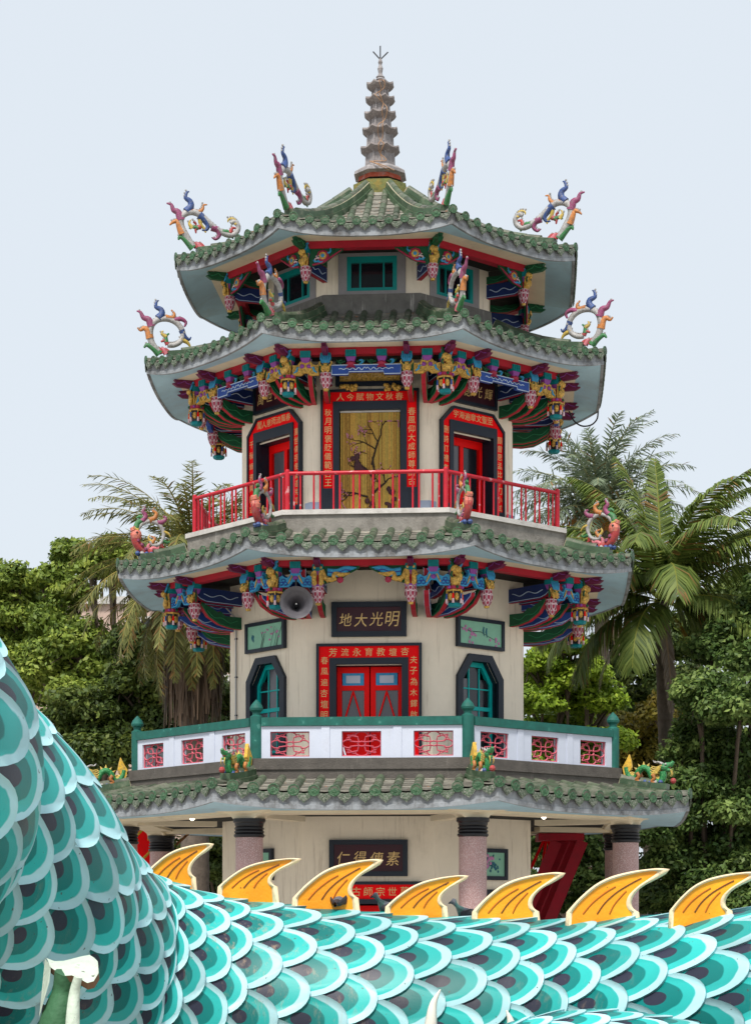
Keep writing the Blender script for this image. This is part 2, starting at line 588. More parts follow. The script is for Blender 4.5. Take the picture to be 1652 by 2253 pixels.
class Roof:
    def __init__(s, name, label, Re, ze, up, Hf, Ri, zi, N, zs, Rb, rt, curve=0.72, ridge=(0.2, 0.3)):
        s.Re, s.ze, s.up, s.Ri, s.zi, s.curve = Re, ze, up, Ri, zi, curve
        s.ae, s.ai = Re * COS, Ri * COS
        ae, ai = s.ae, s.ai
        mb = MB()
        nu, nt = 16, 8
        for k in range(8):
            M = Rz(k * PI / 4)
            vs = []
            for i in range(nt + 1):
                a = ae + 0.03 + (ai - ae - 0.03) * i / nt
                for j in range(nu + 1):
                    u = (-1 + 2 * j / nu) * a * TAN
                    vs.append((u, -a, s.surf(u, a) - 0.03))
            mb.add(vs, [(i * (nu + 1) + j, i * (nu + 1) + j + 1, (i + 1) * (nu + 1) + j + 1, (i + 1) * (nu + 1) + j)
                        for i in range(nt) for j in range(nu)], 0, True, M)
        s.o = mb.build(name, [m_deck], pagoda, label=label)
        # fascia
        fb = MB()
        sb = MB()
        for k in range(8):
            M = Rz(k * PI / 4)
            vs = []
            for j in range(nu + 1):
                q = -1 + 2 * j / nu
                z = s.surf(q * ae * TAN, ae)
                for (a, zz) in ((ae, z - 0.035), (ae, z - Hf * 0.72), (ae + 0.018, z - Hf * 0.74), (ae + 0.018, z - Hf), (ae - 0.06, z - Hf), (ae - 0.06, z - 0.05)):
                    vs.append((q * a * TAN, -a, zz))
            fb.add(vs, [(j * 6 + i, j * 6 + i + 1, (j + 1) * 6 + i + 1, (j + 1) * 6 + i) for j in range(nu) for i in range(5)][::-1], 0, False, M)
            # soffit: painted curve out to the eave, flat cream boards further in
            ab = Rb * COS
            vs = []
            for j in range(nu + 1):
                q = -1 + 2 * j / nu
                z = s.surf(q * ae * TAN, ae) - Hf
                am = ab + 0.40 * (ae - ab)
                for (a, zz) in ((ae - 0.05, z + 0.01), ((ae + am) / 2, (z * 0.42 + zs * 0.58) + 0.015), (am, zs)):
                    vs.append((q * a * TAN, -a, zz))
            sb.add(vs, [(j * 3 + i, j * 3 + i + 1, (j + 1) * 3 + i + 1, (j + 1) * 3 + i) for j in range(nu) for i in range(2)], 0, True, M)
            vs = []
            for j in range(nu + 1):
                q = -1 + 2 * j / nu
                am = ab + 0.40 * (ae - ab)
                vs += [(q * am * TAN, -am, zs), (q * (ab - 0.1) * TAN, -(ab - 0.1), zs)]
            sb.add(vs, [(j * 2, j * 2 + 1, (j + 1) * 2 + 1, (j + 1) * 2) for j in range(nu)], 1, False, M)
            vs = [(-(ab - 0.1) * TAN, -(ab - 0.1), zs), ((ab - 0.1) * TAN, -(ab - 0.1), zs), (0.35, -0.9, zs + 0.02), (-0.35, -0.9, zs + 0.02)]
            sb.add(vs, [(0, 3, 2, 1)], 2, False, M)
        fb.build('fascia_board', [m_fascia], s.o)
        sb.build('soffit', [m_soffit, m_cream2, m_interior], s.o)
        # tiles
        back = MB()
        pitch = 2 * ae * TAN / N
        npan = 0
        for k in range(8):
            kk = k if k <= 4 else k - 8
            F = Rz(kk * PI / 4)
            vis = kk in VIS

            def put(me, M, name, mi):
                if vis:
                    link(name, me, s.o, F @ M)
                else:
                    bake(back, me, F @ M, mi)
            for j in range(N + 1):
                u = (j - N / 2) * pitch
                # cover rows stand on the joints, drip tiles hang between them
                top = max(ai, abs(u) / TAN + 0.12)
                a = ae + 0.08
                z0 = s.surf(u, ae)
                if j not in (0, N):
                    n = max(1, round((a - top) / 0.40))
                    st = (a - top) / n
                    for i in range(n):
                        a0, a1 = a - i * st, a - (i + 1) * st
                        p0 = (u, -a0, s.surf(u, min(a0, ae)) + 0.02)
                        p1 = (u, -a1, s.surf(u, min(a1, ae)) + 0.02)
                        M, L = frame_to(p0, p1)
                        put(ME_COVER, M @ Matrix.Diagonal((rt, L, rt, 1)), 'cover_tile', 0)
                    D = T(u + RND.uniform(-.006, .006), -a - 0.005, z0 + 0.035) @ Matrix.Rotation(RND.uniform(-.25, .25), 4, 'Y') @ Matrix.Diagonal((rt * 1.18, 0.10, rt * 1.18, 1))
                    put(ME_DISC, D, 'eave_disc', 1)
                if j < N:
                    uc = u + pitch / 2
                    z1 = s.surf(uc, ae)
                    D = T(uc, -ae - 0.075, z1 + 0.0) @ Matrix.Rotation(math.atan2(s.surf(uc + .1, ae) - s.surf(uc - .1, ae), .2) * -1, 4, 'Y') @ Matrix.Diagonal((pitch * 0.40, 0.12, rt * 2.15, 1))
                    put(ME_DRIP, D, 'drip_tile', 2)
                    top = max(ai, abs(uc) / TAN + 0.05)
                    n = max(1, round((ae + .05 - top) / 0.25))
                    st = (ae + 0.05 - top) / n
                    for i in range(n):
                        a0, a1 = ae + 0.05 - i * st, ae + 0.05 - (i + 1) * st
                        p0 = (uc, -a0, s.surf(uc, min(a0, ae)) + 0.035)
                        p1 = (uc, -a1, s.surf(uc, min(a1, ae)) + 0.035)
                        M, L = frame_to(p0, p1)
                        npan += 1 if vis else 0
                        M = M @ Matrix.Diagonal((pitch * 0.5, L, 0.13, 1))
                        if npan > 290 and vis:
                            bake(back, ME_PAN, F @ M, 3)
                        else:
                            put(ME_PAN, M, 'pan_tile', 3)
        back.build('roof_tiling', [m_tile_cover, m_tile_end, m_drip, m_pan], s.o, kind='stuff')
        # hips: two courses of glazed blocks and a round capping
        wr, hr = ridge
        s.rh = hr
        back = MB()
        for v in range(8):
            vv = v if v < 4 else v - 8
            ang = PI / 8 + vv * PI / 4
            near = vv in (-2, -1, 0, 1)
            R0, R1 = Re - 0.55, Ri + 0.02
            n = max(2, round((R0 - R1) / 0.42))
            for i in range(n):
                Ra, Rc = R0 + (R1 - R0) * i / n, R0 + (R1 - R0) * (i + 1) / n
                p0 = s.hip(ang, Ra)
                p1 = s.hip(ang, Rc)
                M, L = frame_to(p0, p1)
                for c in range(2):
                    Mi = M @ T(0, 0, -0.03 + c * hr * 0.5) @ Matrix.Diagonal((wr * (1.25 if c == 0 else 1.0), L, hr * 0.5, 1))
                    if near:
                        link('ridge_tile', ME_RIDGE, s.o, Mi)
                    else:
                        bake(back, ME_RIDGE, Mi, 0)
                if i > 0:
                    Mi = M @ T(0, 0, hr - 0.04) @ Matrix.Diagonal((rt * 0.95, L, rt * 0.95, 1))
                    if near:
                        link('ridge_capping', ME_COVER, s.o, Mi)
                    else:
                        bake(back, ME_COVER, Mi, 1)
            # mortar core so that the joints look filled
            mcore = MB()
            pts = [s.hip(ang, R0 - 0.02 + (R1 - R0) * i / 8) for i in range(9)]
            for i in range(8):
                M, L = frame_to(pts[i], pts[i + 1])
                mcore.box((0, L / 2, hr * 0.44), (wr * 0.93, L, hr * 0.9), 0, M)
            mcore.build('ridge_mortar', [m_mortar], s.o)
            # end block and corner cover tile
            p0, p1 = s.hip(ang, Re + 0.06), s.hip(ang, R0)
            M, L = frame_to(p0, p1)
            link('corner_tile', ME_COVER, s.o, M @ T(0, 0, 0.0) @ Matrix.Diagonal((rt, L, rt, 1)))
            D = T(*(Vector(p0) + Vector((0, 0, 0.03)))) @ Rz(ang) @ Matrix.Diagonal((rt * 1.18, 0.10, rt * 1.18, 1))
            link('eave_disc', ME_DISC, s.o, D)
        back.build('ridge_tiling', [m_ridge, m_tile_cover], s.o, kind='stuff')

    def surf(s, u, a):
        t = (s.ae - a) / (s.ae - s.ai)
        q = min(1.0, abs(u) / max(a * TAN, 1e-6))
        return s.ze + (s.zi - s.ze) * (s.curve * t + (1 - s.curve) * t * t) + s.up * q ** 2.6 * max(0.0, 1 - t) ** 1.6

    def hip(s, ang, R):
        a = R * COS
        Rr = min(R, s.Re)
        return Vector((R * math.sin(ang), -R * math.cos(ang), s.surf(Rr * COS * TAN, Rr * COS)))

    def hip_frame(s, v, R):
        """frame on hip v at radius R: +x outward along the hip, y across, z up (pagoda coordinates)"""
        ang = PI / 8 + v * PI / 4
        p = s.hip(ang, R)
        return T(*p) @ Rz(ang - PI / 2)


Z1F, Z2F, Z3F = 0.25, 5.70, 11.92
roof1 = Roof('roof', 'lowest and widest roof skirt over the columned ground floor', 8.62, 4.77, 0.20, 0.40, 6.78, 5.20, 14, 4.42, 6.6, 0.118, 0.85, (0.26, 0.3))
roof2 = Roof('roof', 'green tiled roof skirt below the red railing', 7.10, 10.80, 0.24, 0.36, 5.28, 11.36, 13, 10.60, 5.78, 0.106, 0.6, (0.24, 0.3))
roof3 = Roof('roof', 'green tiled roof skirt below the top storey windows', 6.36, 16.08, 0.26, 0.33, 3.26, 17.26, 13, 15.93, 5.12, 0.096, 0.38, (0.24, 0.3))
roof4 = Roof('roof', 'topmost roof rising to the spire', 5.57, 18.86, 0.24, 0.32, 0.70, 21.22, 11, 18.84, 4.25, 0.096, 0.34, (0.24, 0.28))

# ---- walls
def rect(u0, u1, z0, z1):
    return [(u0, z0), (u1, z0), (u1, z1), (u0, z1)]


def cham(u, z0, z1, c, cz=None):
    cz = c if cz is None else cz
    return [(-u, z0), (u, z0), (u, z1 - cz), (u - c, z1), (-u + c, z1), (-u, z1 - cz)]


R1, R2, R3, R4 = 4.36, 4.15, 3.83, 3.16
A1, A2, A3, A4 = R1 * COS, R2 * COS, R3 * COS, R4 * COS
WM = [m_cream, m_navy, m_interior]
wall_storey('wall', R1, 0.0, 5.4, {0: rect(-0.85, 0.85, 0.3, 2.25)}, 0.35, WM)
wall_storey('wall', R2, 5.3, 11.4, {0: rect(-0.85, 0.85, Z2F, 8.22), -1: cham(0.62, 6.1, 8.42, 0.34, 0.5), 1: cham(0.62, 6.1, 8.42, 0.34, 0.5)}, 0.42, WM)
wall_storey('wall', R3, 11.4, 16.5, {0: rect(-0.78, 0.78, Z3F, 14.66), -1: rect(-0.72, 0.72, Z3F, 14.22), 1: rect(-0.72, 0.72, Z3F, 14.22)}, 0.42, WM)
WIN4 = rect(-0.64, 0.64, 17.88, 18.76)
wall_storey('wall', R4, 17.2, 19.6, {k: WIN4 for k in VIS}, 0.16, [m_cream, m_greytrim, m_interior])

# ---- slabs, parapets and copings
mb = MB()
oct_solid(mb, 0, 6.86, 5.2, Z2F, 0)
mb.build('terrace_parapet', [m_parapet_dark], pagoda, label='dark weathered concrete kerb below the white balustrade')
mb = MB()
oct_solid(mb, 0, 6.90, 5.43, 5.52, 0)
mb.build('terrace_string_course', [m_parapet_dark], pagoda)
mb = MB()
oct_solid(mb, 0, 5.30, 11.3, 11.80, 0)
mb.build('balcony_parapet', [m_concrete], pagoda)
mb = MB()
oct_solid(mb, 0, 5.36, 11.80, Z3F, 0)
mb.build('balcony_coping', [m_coping], pagoda)
mb = MB()
oct_solid(mb, 0, 3.25, 17.0, 17.78, 0)
mb.build('upper_parapet', [mat('bird_streaked_concrete', (0.15, 0.145, 0.135), 0.9, 0.25, 3, 0.4, 25, streak=((0.55, 0.53, 0.5), 0.58, 0.68, 0.7))], pagoda)
mb = MB()
oct_solid(mb, 0.3, 0.76, 20.9, 21.56, 0)
mb.build('spire_collar', [mat('mossy_yellow_collar', (0.16, 0.17, 0.06), 0.9, 0.4, 6, 0.6, 25, dirt=((0.28, 0.2, 0.05), 5, 0.5, 0.6, 0.8))], pagoda)
mb = MB()
oct_solid(mb, 0, 7.4, 0.0, Z1F, 0)
mb.build('floor_plinth', [m_coping], pagoda)
# skirting of the third floor
for k in NEAR:
    a, h = A3 + 0.05, A3 * TAN
    for s_ in (-1, 1):
        mb = MB()
        u0, u1 = (1.26, h + 0.03)
        uc = s_ * (u0 + u1) / 2
        mb.box((uc, -a + 0.03, Z3F + 0.2), (u1 - u0, 0.10, 0.4), 0)
        mb.box((uc, -a + 0.015, Z3F + 0.43), (u1 - u0 + 0.02, 0.05, 0.06), 0)
        mb.build('skirting', [m_skirt], pagoda, Rz(k * PI / 4))
# ------------------------------------------------------------------ doors, windows, lettering
def ringframe(mb, P, Q, yf, yb, mi=0, M=None):
    """flat frame between outline P and inner outline Q, front at yf, back at yb"""
    n = len(P)
    vs = [(p[0], yf, p[1]) for p in P] + [(p[0], yf, p[1]) for p in Q] + [(p[0], yb, p[1]) for p in P] + [(p[0], yb, p[1]) for p in Q]
    fs = []
    for i in range(n):
        j = (i + 1) % n
        fs += [(i, j, j + n, i + n), (i + 2 * n, j + 2 * n, j, i), (i + n, j + n, j + 3 * n, i + 3 * n)]
    mb.add(vs, fs, mi, False, M)


def column_text(mb, chars, u, ztop, zbot, y, size, wide=0.95):
    n = len(chars)
    for i, ch in enumerate(chars):
        z = ztop + (zbot - ztop) * (i / max(1, n - 1))
        char_piece(mb, ch, u + RND.uniform(-.006, .006), z, y, size * RND.uniform(0.94, 1.04), RND.uniform(-.03, .06), wide)


def row_text(mb, chars, u0, u1, z, y, size, slant=0.04):
    n = len(chars)
    for i, ch in enumerate(chars):
        char_piece(mb, ch, u0 + (u1 - u0) * i / max(1, n - 1), z + RND.uniform(-.006, .006), y, size * RND.uniform(0.95, 1.05), slant + RND.uniform(-.03, .03), 1.0)


def portal(k, a, outer, red, navy, hole, label, texts, zdado=None):
    """navy and red lettered door surround on face k; each outline has the same point count"""
    M = Rz(k * PI / 4)
    mb = MB()
    ringframe(mb, outer, red, -a - 0.13, -a + 0.01, 0)
    ringframe(mb, navy, hole, -a - 0.12, -a + 0.05, 0)
    o = mb.build('door_frame', [m_navy], pagoda, M, label=label)
    mb = MB()
    ringframe(mb, red, navy, -a - 0.085, -a + 0.02, 0)
    mb.build('lettered_band', [m_red], o)
    if zdado:
        for s in (-1, 1):
            mb = MB()
            uc = s * (red[1][0] + navy[1][0]) / 2
            w = abs(red[1][0] - navy[1][0])
            mb.box((uc, -a - 0.09, (zdado + outer[0][1]) / 2), (w, 0.06, zdado - outer[0][1] - 0.02), 0)
            for i in range(4):
                mb.box((uc + (i - 1.5) * w / 4.5, -a - 0.123, (zdado + outer[0][1]) / 2), (0.025, 0.02, zdado - outer[0][1] - 0.1), 0)
            mb.build('fluted_dado', [m_navy], o)
    for kind, chars, args in texts:
        if kind == 'row':
            row_text(o, chars, args[0], args[1], args[2], -a - 0.09, args[3])
        else:
            column_text(o, chars, args[0], args[1], args[2], -a - 0.09, args[3])
    return o


# second floor, front
portal(0, A2, rect(-1.32, 1.32, Z2F, 8.76), rect(-1.25, 1.25, Z2F, 8.69), rect(-0.99, 0.99, Z2F, 8.40), rect(-0.82, 0.82, Z2F, 8.24),
       'red lettered surround of the red double doors', [('row', '芳流永育教壇杏', (-0.9, 0.9, 8.545, 0.2)),
       ('col', '春風遍杏壇明禮', (-1.12, 8.34, 6.70, 0.19)), ('col', '夫子為木鐸啟龍', (1.12, 8.34, 6.70, 0.19))])
for s in (-1, 1):
    y = -A2 + 0.30
    mb = MB()
    u0, u1 = 0.015, 0.83
    ringframe(mb, rect(u0, u1, Z2F + 0.02, 8.21), rect(u0 + 0.13, u1 - 0.12, Z2F + 0.95, 8.06), y - 0.04, y + 0.03, 0)
    mb.box(((u0 + u1) / 2, y - 0.02, 7.685), (0.6, 0.05, 0.13), 0)
    mb.box(((u0 + u1) / 2, y, Z2F + 0.5), (u1 - u0 - 0.02, 0.05, 0.94), 0)
    uc = (u0 + u1) / 2
    for q in (-1, 1):
        mb.tube([(uc, y - 0.045, 7.60), (uc + q * 0.26, y - 0.045, 6.72)], 0.028, 4, 0)
    F = Matrix.Diagonal((s, 1, 1, 1))
    mm = mb.mesh('door_leaf', [m_red_door])
    mm.transform(F)
    if s < 0:
        mm.flip_normals()
    leaf = link('door_leaf', mm, pagoda)
    mb = MB()
    mb.box((s * uc, y, 7.15), (0.56, 0.02, 1.0), 0)
    mb.build('glass_pane', [m_grey_glass], leaf)
    mb = MB()
    mb.box((s * uc, y - 0.03, 7.90), (0.54, 0.03, 0.31), 0)
    mb.box((s * uc, y - 0.048, 7.90), (0.36, 0.014, 0.19), 1)
    mb.build('notice_panel', [m_sky, m_white], leaf)
    mb = MB()
    mb.tube([(s * 0.07, y - 0.09, 6.9), (s * 0.07, y - 0.09, 6.6)], 0.02, 6)
    mb.build('handle', [m_gold], leaf)

# third floor, front with bead curtain
portal(0, A3, rect(-1.24, 1.24, Z3F, 15.19), rect(-1.18, 1.18, Z3F, 15.13), rect(-0.93, 0.93, Z3F, 14.89), rect(-0.77, 0.77, Z3F, 14.68),
       'red lettered surround of the bead curtain doorway', [('row', '人今賦物文秋春', (-0.74, 0.74, 15.005, 0.19)),
       ('col', '秋月明褒貶儀範百王', (-1.055, 14.62, 12.86, 0.19)), ('col', '春風仰大成師尊萬古', (1.055, 14.62, 12.86, 0.19))], 12.72)
mb = MB()
NS = 58
cr = random.Random(3)
cols = [m_gold, mat('amber_beads', (0.74, 0.44, 0.09), 0.5, 0.2, 20), mat('olive_beads', (0.60, 0.42, 0.09), 0.5, 0.2, 20), mat('dark_beads', (0.45, 0.25, 0.05), 0.5, 0.2, 20)]
for i in range(NS):
    u = -0.75 + 1.5 * (i + 0.5) / NS
    mb.tube([(u, -A3 + 0.0, 14.62), (u + cr.uniform(-.004, .004), -A3 + 0.0 + cr.uniform(-.01, .01), 13.2), (u, -A3 + 0.0, Z3F + 0.03)], 0.0125, 4, cr.choice((0, 1, 1, 1, 2, 2, 3)), None, 1, None, False)
curtain = mb.build('bead_curtain', cols, pagoda, kind='stuff', label='golden bead curtain printed with a blossoming tree')
mb = MB()
mb.box((0, -A3 + 0.0, 14.65), (1.52, 0.05, 0.04), 0)
mb.build('curtain_rail', [m_coping], pagoda)
mb = MB()
yb = -A3 - 0.02


def branch(p, ang, ln, w, dep, mb, rr):
    pts = [p]
    for i in range(4):
        ang += rr.uniform(-.35, .35)
        q = (pts[-1][0] + math.sin(ang) * ln / 4, yb, pts[-1][2] + math.cos(ang) * ln / 4)
        pts.append((max(-.72, min(.72, q[0])), yb, min(14.4, q[2])))
    mb.tube(pts, [w, w * .9, w * .8, w * .7, w * .5], 4, 0, None, 0.35, (0, 1, 0))
    if dep > 0:
        for i in (2, 3, 4):
            branch(pts[i], ang + rr.choice((-1, 1)) * rr.uniform(.5, 1.2), ln * rr.uniform(.5, .75), w * .55, dep - 1, mb, rr)
    else:
        for q in pts[1:]:
            if rr.random() < .5:
                mb.ball((q[0], yb - .01, q[2]), .022, 1, 5, 3, None, (1, .3, 1))


rr = random.Random(12)
branch((0.12, yb, 12.0), -0.1, 1.5, 0.045, 0, mb, rr)
branch((0.05, yb, 13.3), 0.05, 0.8, 0.03, 3, mb, rr)
branch((0.06, yb, 13.0), -0.8, 0.6, 0.03, 2, mb, rr)
branch((0.1, yb, 12.6), 0.9, 0.5, 0.03, 2, mb, rr)
branch((-0.05, yb, 12.5), -1.0, 0.6, 0.025, 2, mb, rr)
mb.build('printed_tree', [mat('dark_branch_print', (0.03, 0.018, 0.012), 0.6), mat('blossom_print', (0.5, 0.2, 0.26), 0.6)], curtain)
mb = MB()
for (x, z, sx, sz) in ((-.42, 13.45, .2, .12), (-.28, 13.28, .16, .15), (.55, 12.55, .14, .22), (.5, 12.25, .16, .12), (.0, 12.2, .1, .3)):
    for i in range(9):
        mb.ball((x + rr.uniform(-sx, sx) * .7, yb - .012, z + rr.uniform(-sz, sz) * .7), rr.uniform(.03, .065), 0, 6, 4, None, (1, .2, 1.3))
mb.build('printed_peacock', [mat('peacock_print', (0.055, 0.018, 0.022), 0.6, 0.5, 25)], curtain)

# third floor, side doorways
side_text = {1: [('row', '宇海遍章文聖至', (-0.6, 0.6, 14.69, 0.19)), ('col', '刪詩訂禮集鴻儒道', (-0.94, 14.25, 12.55, 0.18)), ('col', '顏曾思孟比牛刀小試', (0.94, 14.25, 12.5, 0.18))],
             -1: [('row', '閒人意雨流風春', (-0.6, 0.6, 14.69, 0.19)), ('col', '千秋師表興泰運', (-0.94, 14.25, 12.55, 0.18)), ('col', '萬世儒宗使聖道共仰', (0.94, 14.25, 12.5, 0.18))]}
for k in (-1, 1):
    portal(k, A3, cham(1.10, Z3F, 14.88, 0.4), cham(1.05, Z3F, 14.82, 0.38), cham(0.83, Z3F, 14.52, 0.02), cham(0.70, Z3F, 14.26, 0.02),
           'red lettered surround with cut upper corners of a balcony side door', side_text[k], 12.4)
    y = -A3 + 0.36
    M = Rz(k * PI / 4)
    mb = MB()
    ringframe(mb, rect(-0.70, 0.70, Z3F, 14.22), rect(-0.60, 0.60, Z3F + .1, 14.02), y - 0.05, y + .06, 0)
    for uu in (-0.02,):
        mb.box((uu, y, 12.95), (0.12, 0.08, 2.2), 0)
    mb.box((0, y, Z3F + .3), (1.22, 0.06, 0.5), 0)
    d = mb.build('door', [m_red_door], pagoda, M)
    for uu in (-0.32, 0.31):
        mb = MB()
        mb.box((uu, y + 0.01, 13.2), (0.46, 0.02, 1.68), 0)
        mb.build('glass_pane', [m_grey_glass if uu < 0 else m_glass], d)
# second floor, side windows with cut corners
for k in (-1, 1):
    M = Rz(k * PI / 4)
    mb = MB()
    ringframe(mb, cham(0.80, 6.0, 8.60, 0.40, 0.58), cham(0.62, 6.1, 8.42, 0.33, 0.49), -A2 - 0.09, -A2 + 0.06, 0)
    fr = mb.build('window_frame', [m_navy], pagoda, M)
    y = -A2 + 0.2
    mb = MB()
    ringframe(mb, cham(0.64, 6.1, 8.44, 0.33, 0.5), cham(0.53, 6.2, 8.30, 0.28, 0.44), y - 0.05, y + 0.05, 0)
    mb.box((0, y, 7.25), (1.06, 0.07, 0.10), 0)
    for uu in (-0.18, 0.18):
        mb.box((uu, y, 6.72), (0.035, 0.05, 1.0), 0)
        mb.box((uu, y, 7.78), (0.035, 0.05, 1.0), 0)
    for zz in (6.7, 7.75):
        mb.box((0, y + .004, zz), (1.06, 0.045, 0.035), 0)
    w = mb.build('window_sash', [m_teal], pagoda, M)
    for (uc, z0, z1) in ((-0.36, 6.2, 7.2), (0, 6.2, 7.2), (0.36, 6.2, 7.2), (-0.36, 7.3, 8.0), (0, 7.3, 8.3), (0.36, 7.3, 8.0)):
        mb = MB()
        mb.box((uc, y + 0.01, (z0 + z1) / 2), (0.33, 0.015, z1 - z0), 0)
        mb.build('pane', [m_glass if RND.random() < .6 else m_grey_glass], w)
# top storey windows
for k in VIS:
    M = Rz(k * PI / 4)
    mb = MB()
    ringframe(mb, rect(-0.86, 0.86, 17.72, 19.1), rect(-0.64, 0.64, 17.88, 18.76), -A4 - 0.03, -A4 + 0.02, 0)
    mb.build('window_surround', [m_greytrim], pagoda, M)
    mb = MB()
    y = -A4 + 0.03
    ringframe(mb, rect(-0.64, 0.64, 17.88, 18.76), rect(-0.53, 0.53, 17.96, 18.60), y - 0.06, y + 0.05, 0)
    for uu in (-0.30, 0.30):
        mb.box((uu, y, 18.28), (0.045, 0.07, 0.66), 0)
    w = mb.build('window_sash', [m_teal_dark], pagoda, M)
    for (u0, u1) in ((-0.53, -0.32), (-0.28, 0.28), (0.32, 0.53)):
        mb = MB()
        mb.box(((u0 + u1) / 2, y + 0.02, 18.28), (u1 - u0, 0.015, 0.66), 0)
        mb.build('pane', [m_glass], w)

# ground floor front doorway
portal(0, A1, rect(-1.32, 1.32, 0.25, 2.80), rect(-1.25, 1.25, 0.25, 2.72), rect(-0.99, 0.99, 0.25, 2.36), rect(-0.82, 0.82, 0.25, 2.24),
       'red lettered surround of the ground floor door', [('row', '道冠古師宗世萬', (-0.9, 0.9, 2.55, 0.22))])
mb = MB()
mb.box((0, -A1 + 0.3, 1.2), (1.7, 0.06, 2.0), 0)
mb.build('door', [m_red_door], pagoda)
for k in (-1, 1):
    mb = MB()
    ringframe(mb, cham(0.75, 0.6, 2.62, 0.3), cham(0.6, 0.75, 2.47, 0.25), -A1 - 0.09, -A1 + 0.02, 0)
    mb.prism(cham(0.6, 0.75, 2.47, 0.25), -A1 - 0.02, -A1 - 0.01, 1)
    mb.build('window_frame', [m_navy, m_glass], pagoda, Rz(k * PI / 4))


# ---- hung boards: things of their own
def board(k, a, u0, u1, z0, z1, fw, label, cat, face_mat, chars=None, size=0.4, paint=None, tilt=0.0, grp=None, thick=0.10):
    uc, zc = (u0 + u1) / 2, (z0 + z1) / 2
    M = PM @ Rz(k * PI / 4) @ T(uc, -a - 0.012, zc) @ Matrix.Rotation(tilt, 4, 'X')
    t = thing('signboard' if chars else 'painted_panel', label, cat, M, grp)
    hw, hh = (u1 - u0) / 2, (z1 - z0) / 2
    mb = MB()
    ringframe(mb, rect(-hw, hw, -hh, hh), rect(-hw + fw, hw - fw, -hh + fw, hh - fw), -thick, 0.0, 0)
    mb.build('frame', [m_navy], t)
    mb = MB()
    mb.box((0, -thick * 0.35, 0), (2 * (hw - fw), thick * 0.5, 2 * (hh - fw)), 0)
    mb.build('board', [face_mat], t)
    if chars:
        n = len(chars)
        for i, ch in enumerate(chars):
            char_piece(t, ch, -(hw - fw) * 0.72 + (hw - fw) * 1.44 * i / (n - 1), RND.uniform(-.02, .02), -thick * 0.6 - 0.01, size * RND.uniform(.92, 1.06), 0.14, 0.92)
    if paint:
        paint(t, hw - fw, hh - fw, -thick * 0.6 - 0.006)
    return t


def blossom(kind, seed):
    def f(t, hw, hh, y):
        r = random.Random(seed)
        mb = MB()
        if kind == 'branch':
            pts = [(-hw, hh * .4), (-hw * .5, hh * .1), (0, hh * .15), (hw * .4, -hh * .2), (hw * .8, -hh * .5)]
            mb.tube([(p[0], y, p[1]) for p in pts], [.012, .012, .01, .008, .006], 4, 1, None, .3, (0, 1, 0))
            cl = [(-hw * .75, hh * .45, 5), (-hw * .35, -hh * .1, 9), (hw * .75, -hh * .4, 6), (-hw * .55, -hh * .4, 4)]
            for (cx, cz, n) in cl:
                for i in range(n):
                    x, z = cx + r.gauss(0, .06), cz + r.gauss(0, .07)
                    mb.ball((x, y, z), .04, 0, 6, 4, None, (1, .15, 1))
            for (x, z) in ((hw * .12, hh * .28), (hw * .26, hh * .2)):
                mb.tube([(x + .02, y, z + .1), (x, y, z), (x + .03, y, z - .14)], [.02, .035, .008], 5, 2, None, .3, (0, 1, 0))
        elif kind == 'orchid':
            for i in range(9):
                x = r.uniform(-hw * .3, hw * .9)
                mb.tube([(x - .1, y, -hh), (x - .02, y, -hh * .2), (x + r.uniform(-.1, .15), y, hh * r.uniform(.2, .8))], [.008, .007, .004], 4, 1, None, .3, (0, 1, 0))
            for i in range(13):
                mb.ball((r.uniform(-hw * .2, hw * .8), y, r.uniform(-hh * .5, hh * .8)), r.uniform(.025, .04), 0, 6, 4, None, (1.2, .15, .8))
            for (x, z) in ((-hw * .75, 0), (-hw * .68, -.02)):
                mb.tube([(x + .02, y, z + .08), (x, y, z), (x + .03, y, z - .1)], [.02, .03, .008], 5, 2, None, .3, (0, 1, 0))
        else:
            for i in range(26):
                mb.ball((r.gauss(.02, .14), y, r.gauss(-.02, .16)), r.uniform(.03, .05), 2, 5, 3, None, (1, .15, 1))
            for (cx, cz) in ((0.02, .12), (-.14, -.08)):
                for i in range(10):
                    mb.ball((cx + r.gauss(0, .05), y - .006, cz + r.gauss(0, .05)), .045, 0, 6, 4, None, (1, .15, 1))
        mb.build('painting', [mat('pink_blossom', (0.52, 0.22, 0.42), .6, .35, 20), mat('sage_stem', (0.10, 0.16, 0.14), .6), mat('blue_leaf_paint', (0.03, 0.14, 0.2), .6)], t)
    return f


board(0, A2, -0.94, 0.94, 8.93, 9.80, 0.13, 'dark maroon signboard with four gold characters above the red double doors', 'signboard', m_plaque, '地大光明', 0.36)
board(0, A1, -0.98, 0.98, 2.93, 3.84, 0.12, 'dark maroon signboard with gold characters under the lowest roof', 'signboard', m_plaque, '仁得傳素', 0.36)
board(1, A2, -0.82, 0.82, 8.75, 9.52, 0.09, 'framed green panel painted with pink blossom branch and two birds', 'painting', m_paint_panel, paint=blossom('branch', 2))
board(-1, A2, -0.82, 0.82, 8.75, 9.52, 0.09, 'framed green panel painted with orchids, beside the conduit pipe', 'painting', m_paint_panel, paint=blossom('orchid', 4))
board(1, A1, -0.55, 0.75, 2.86, 3.66, 0.1, 'framed green panel painted with pink peonies on the ground floor wall', 'painting', m_paint_panel, paint=blossom('peony', 5))
board(-1, A1, -0.75, 0.55, 2.86, 3.66, 0.1, 'framed green painted panel half hidden behind a granite column', 'painting', m_paint_panel, paint=blossom('peony', 6))
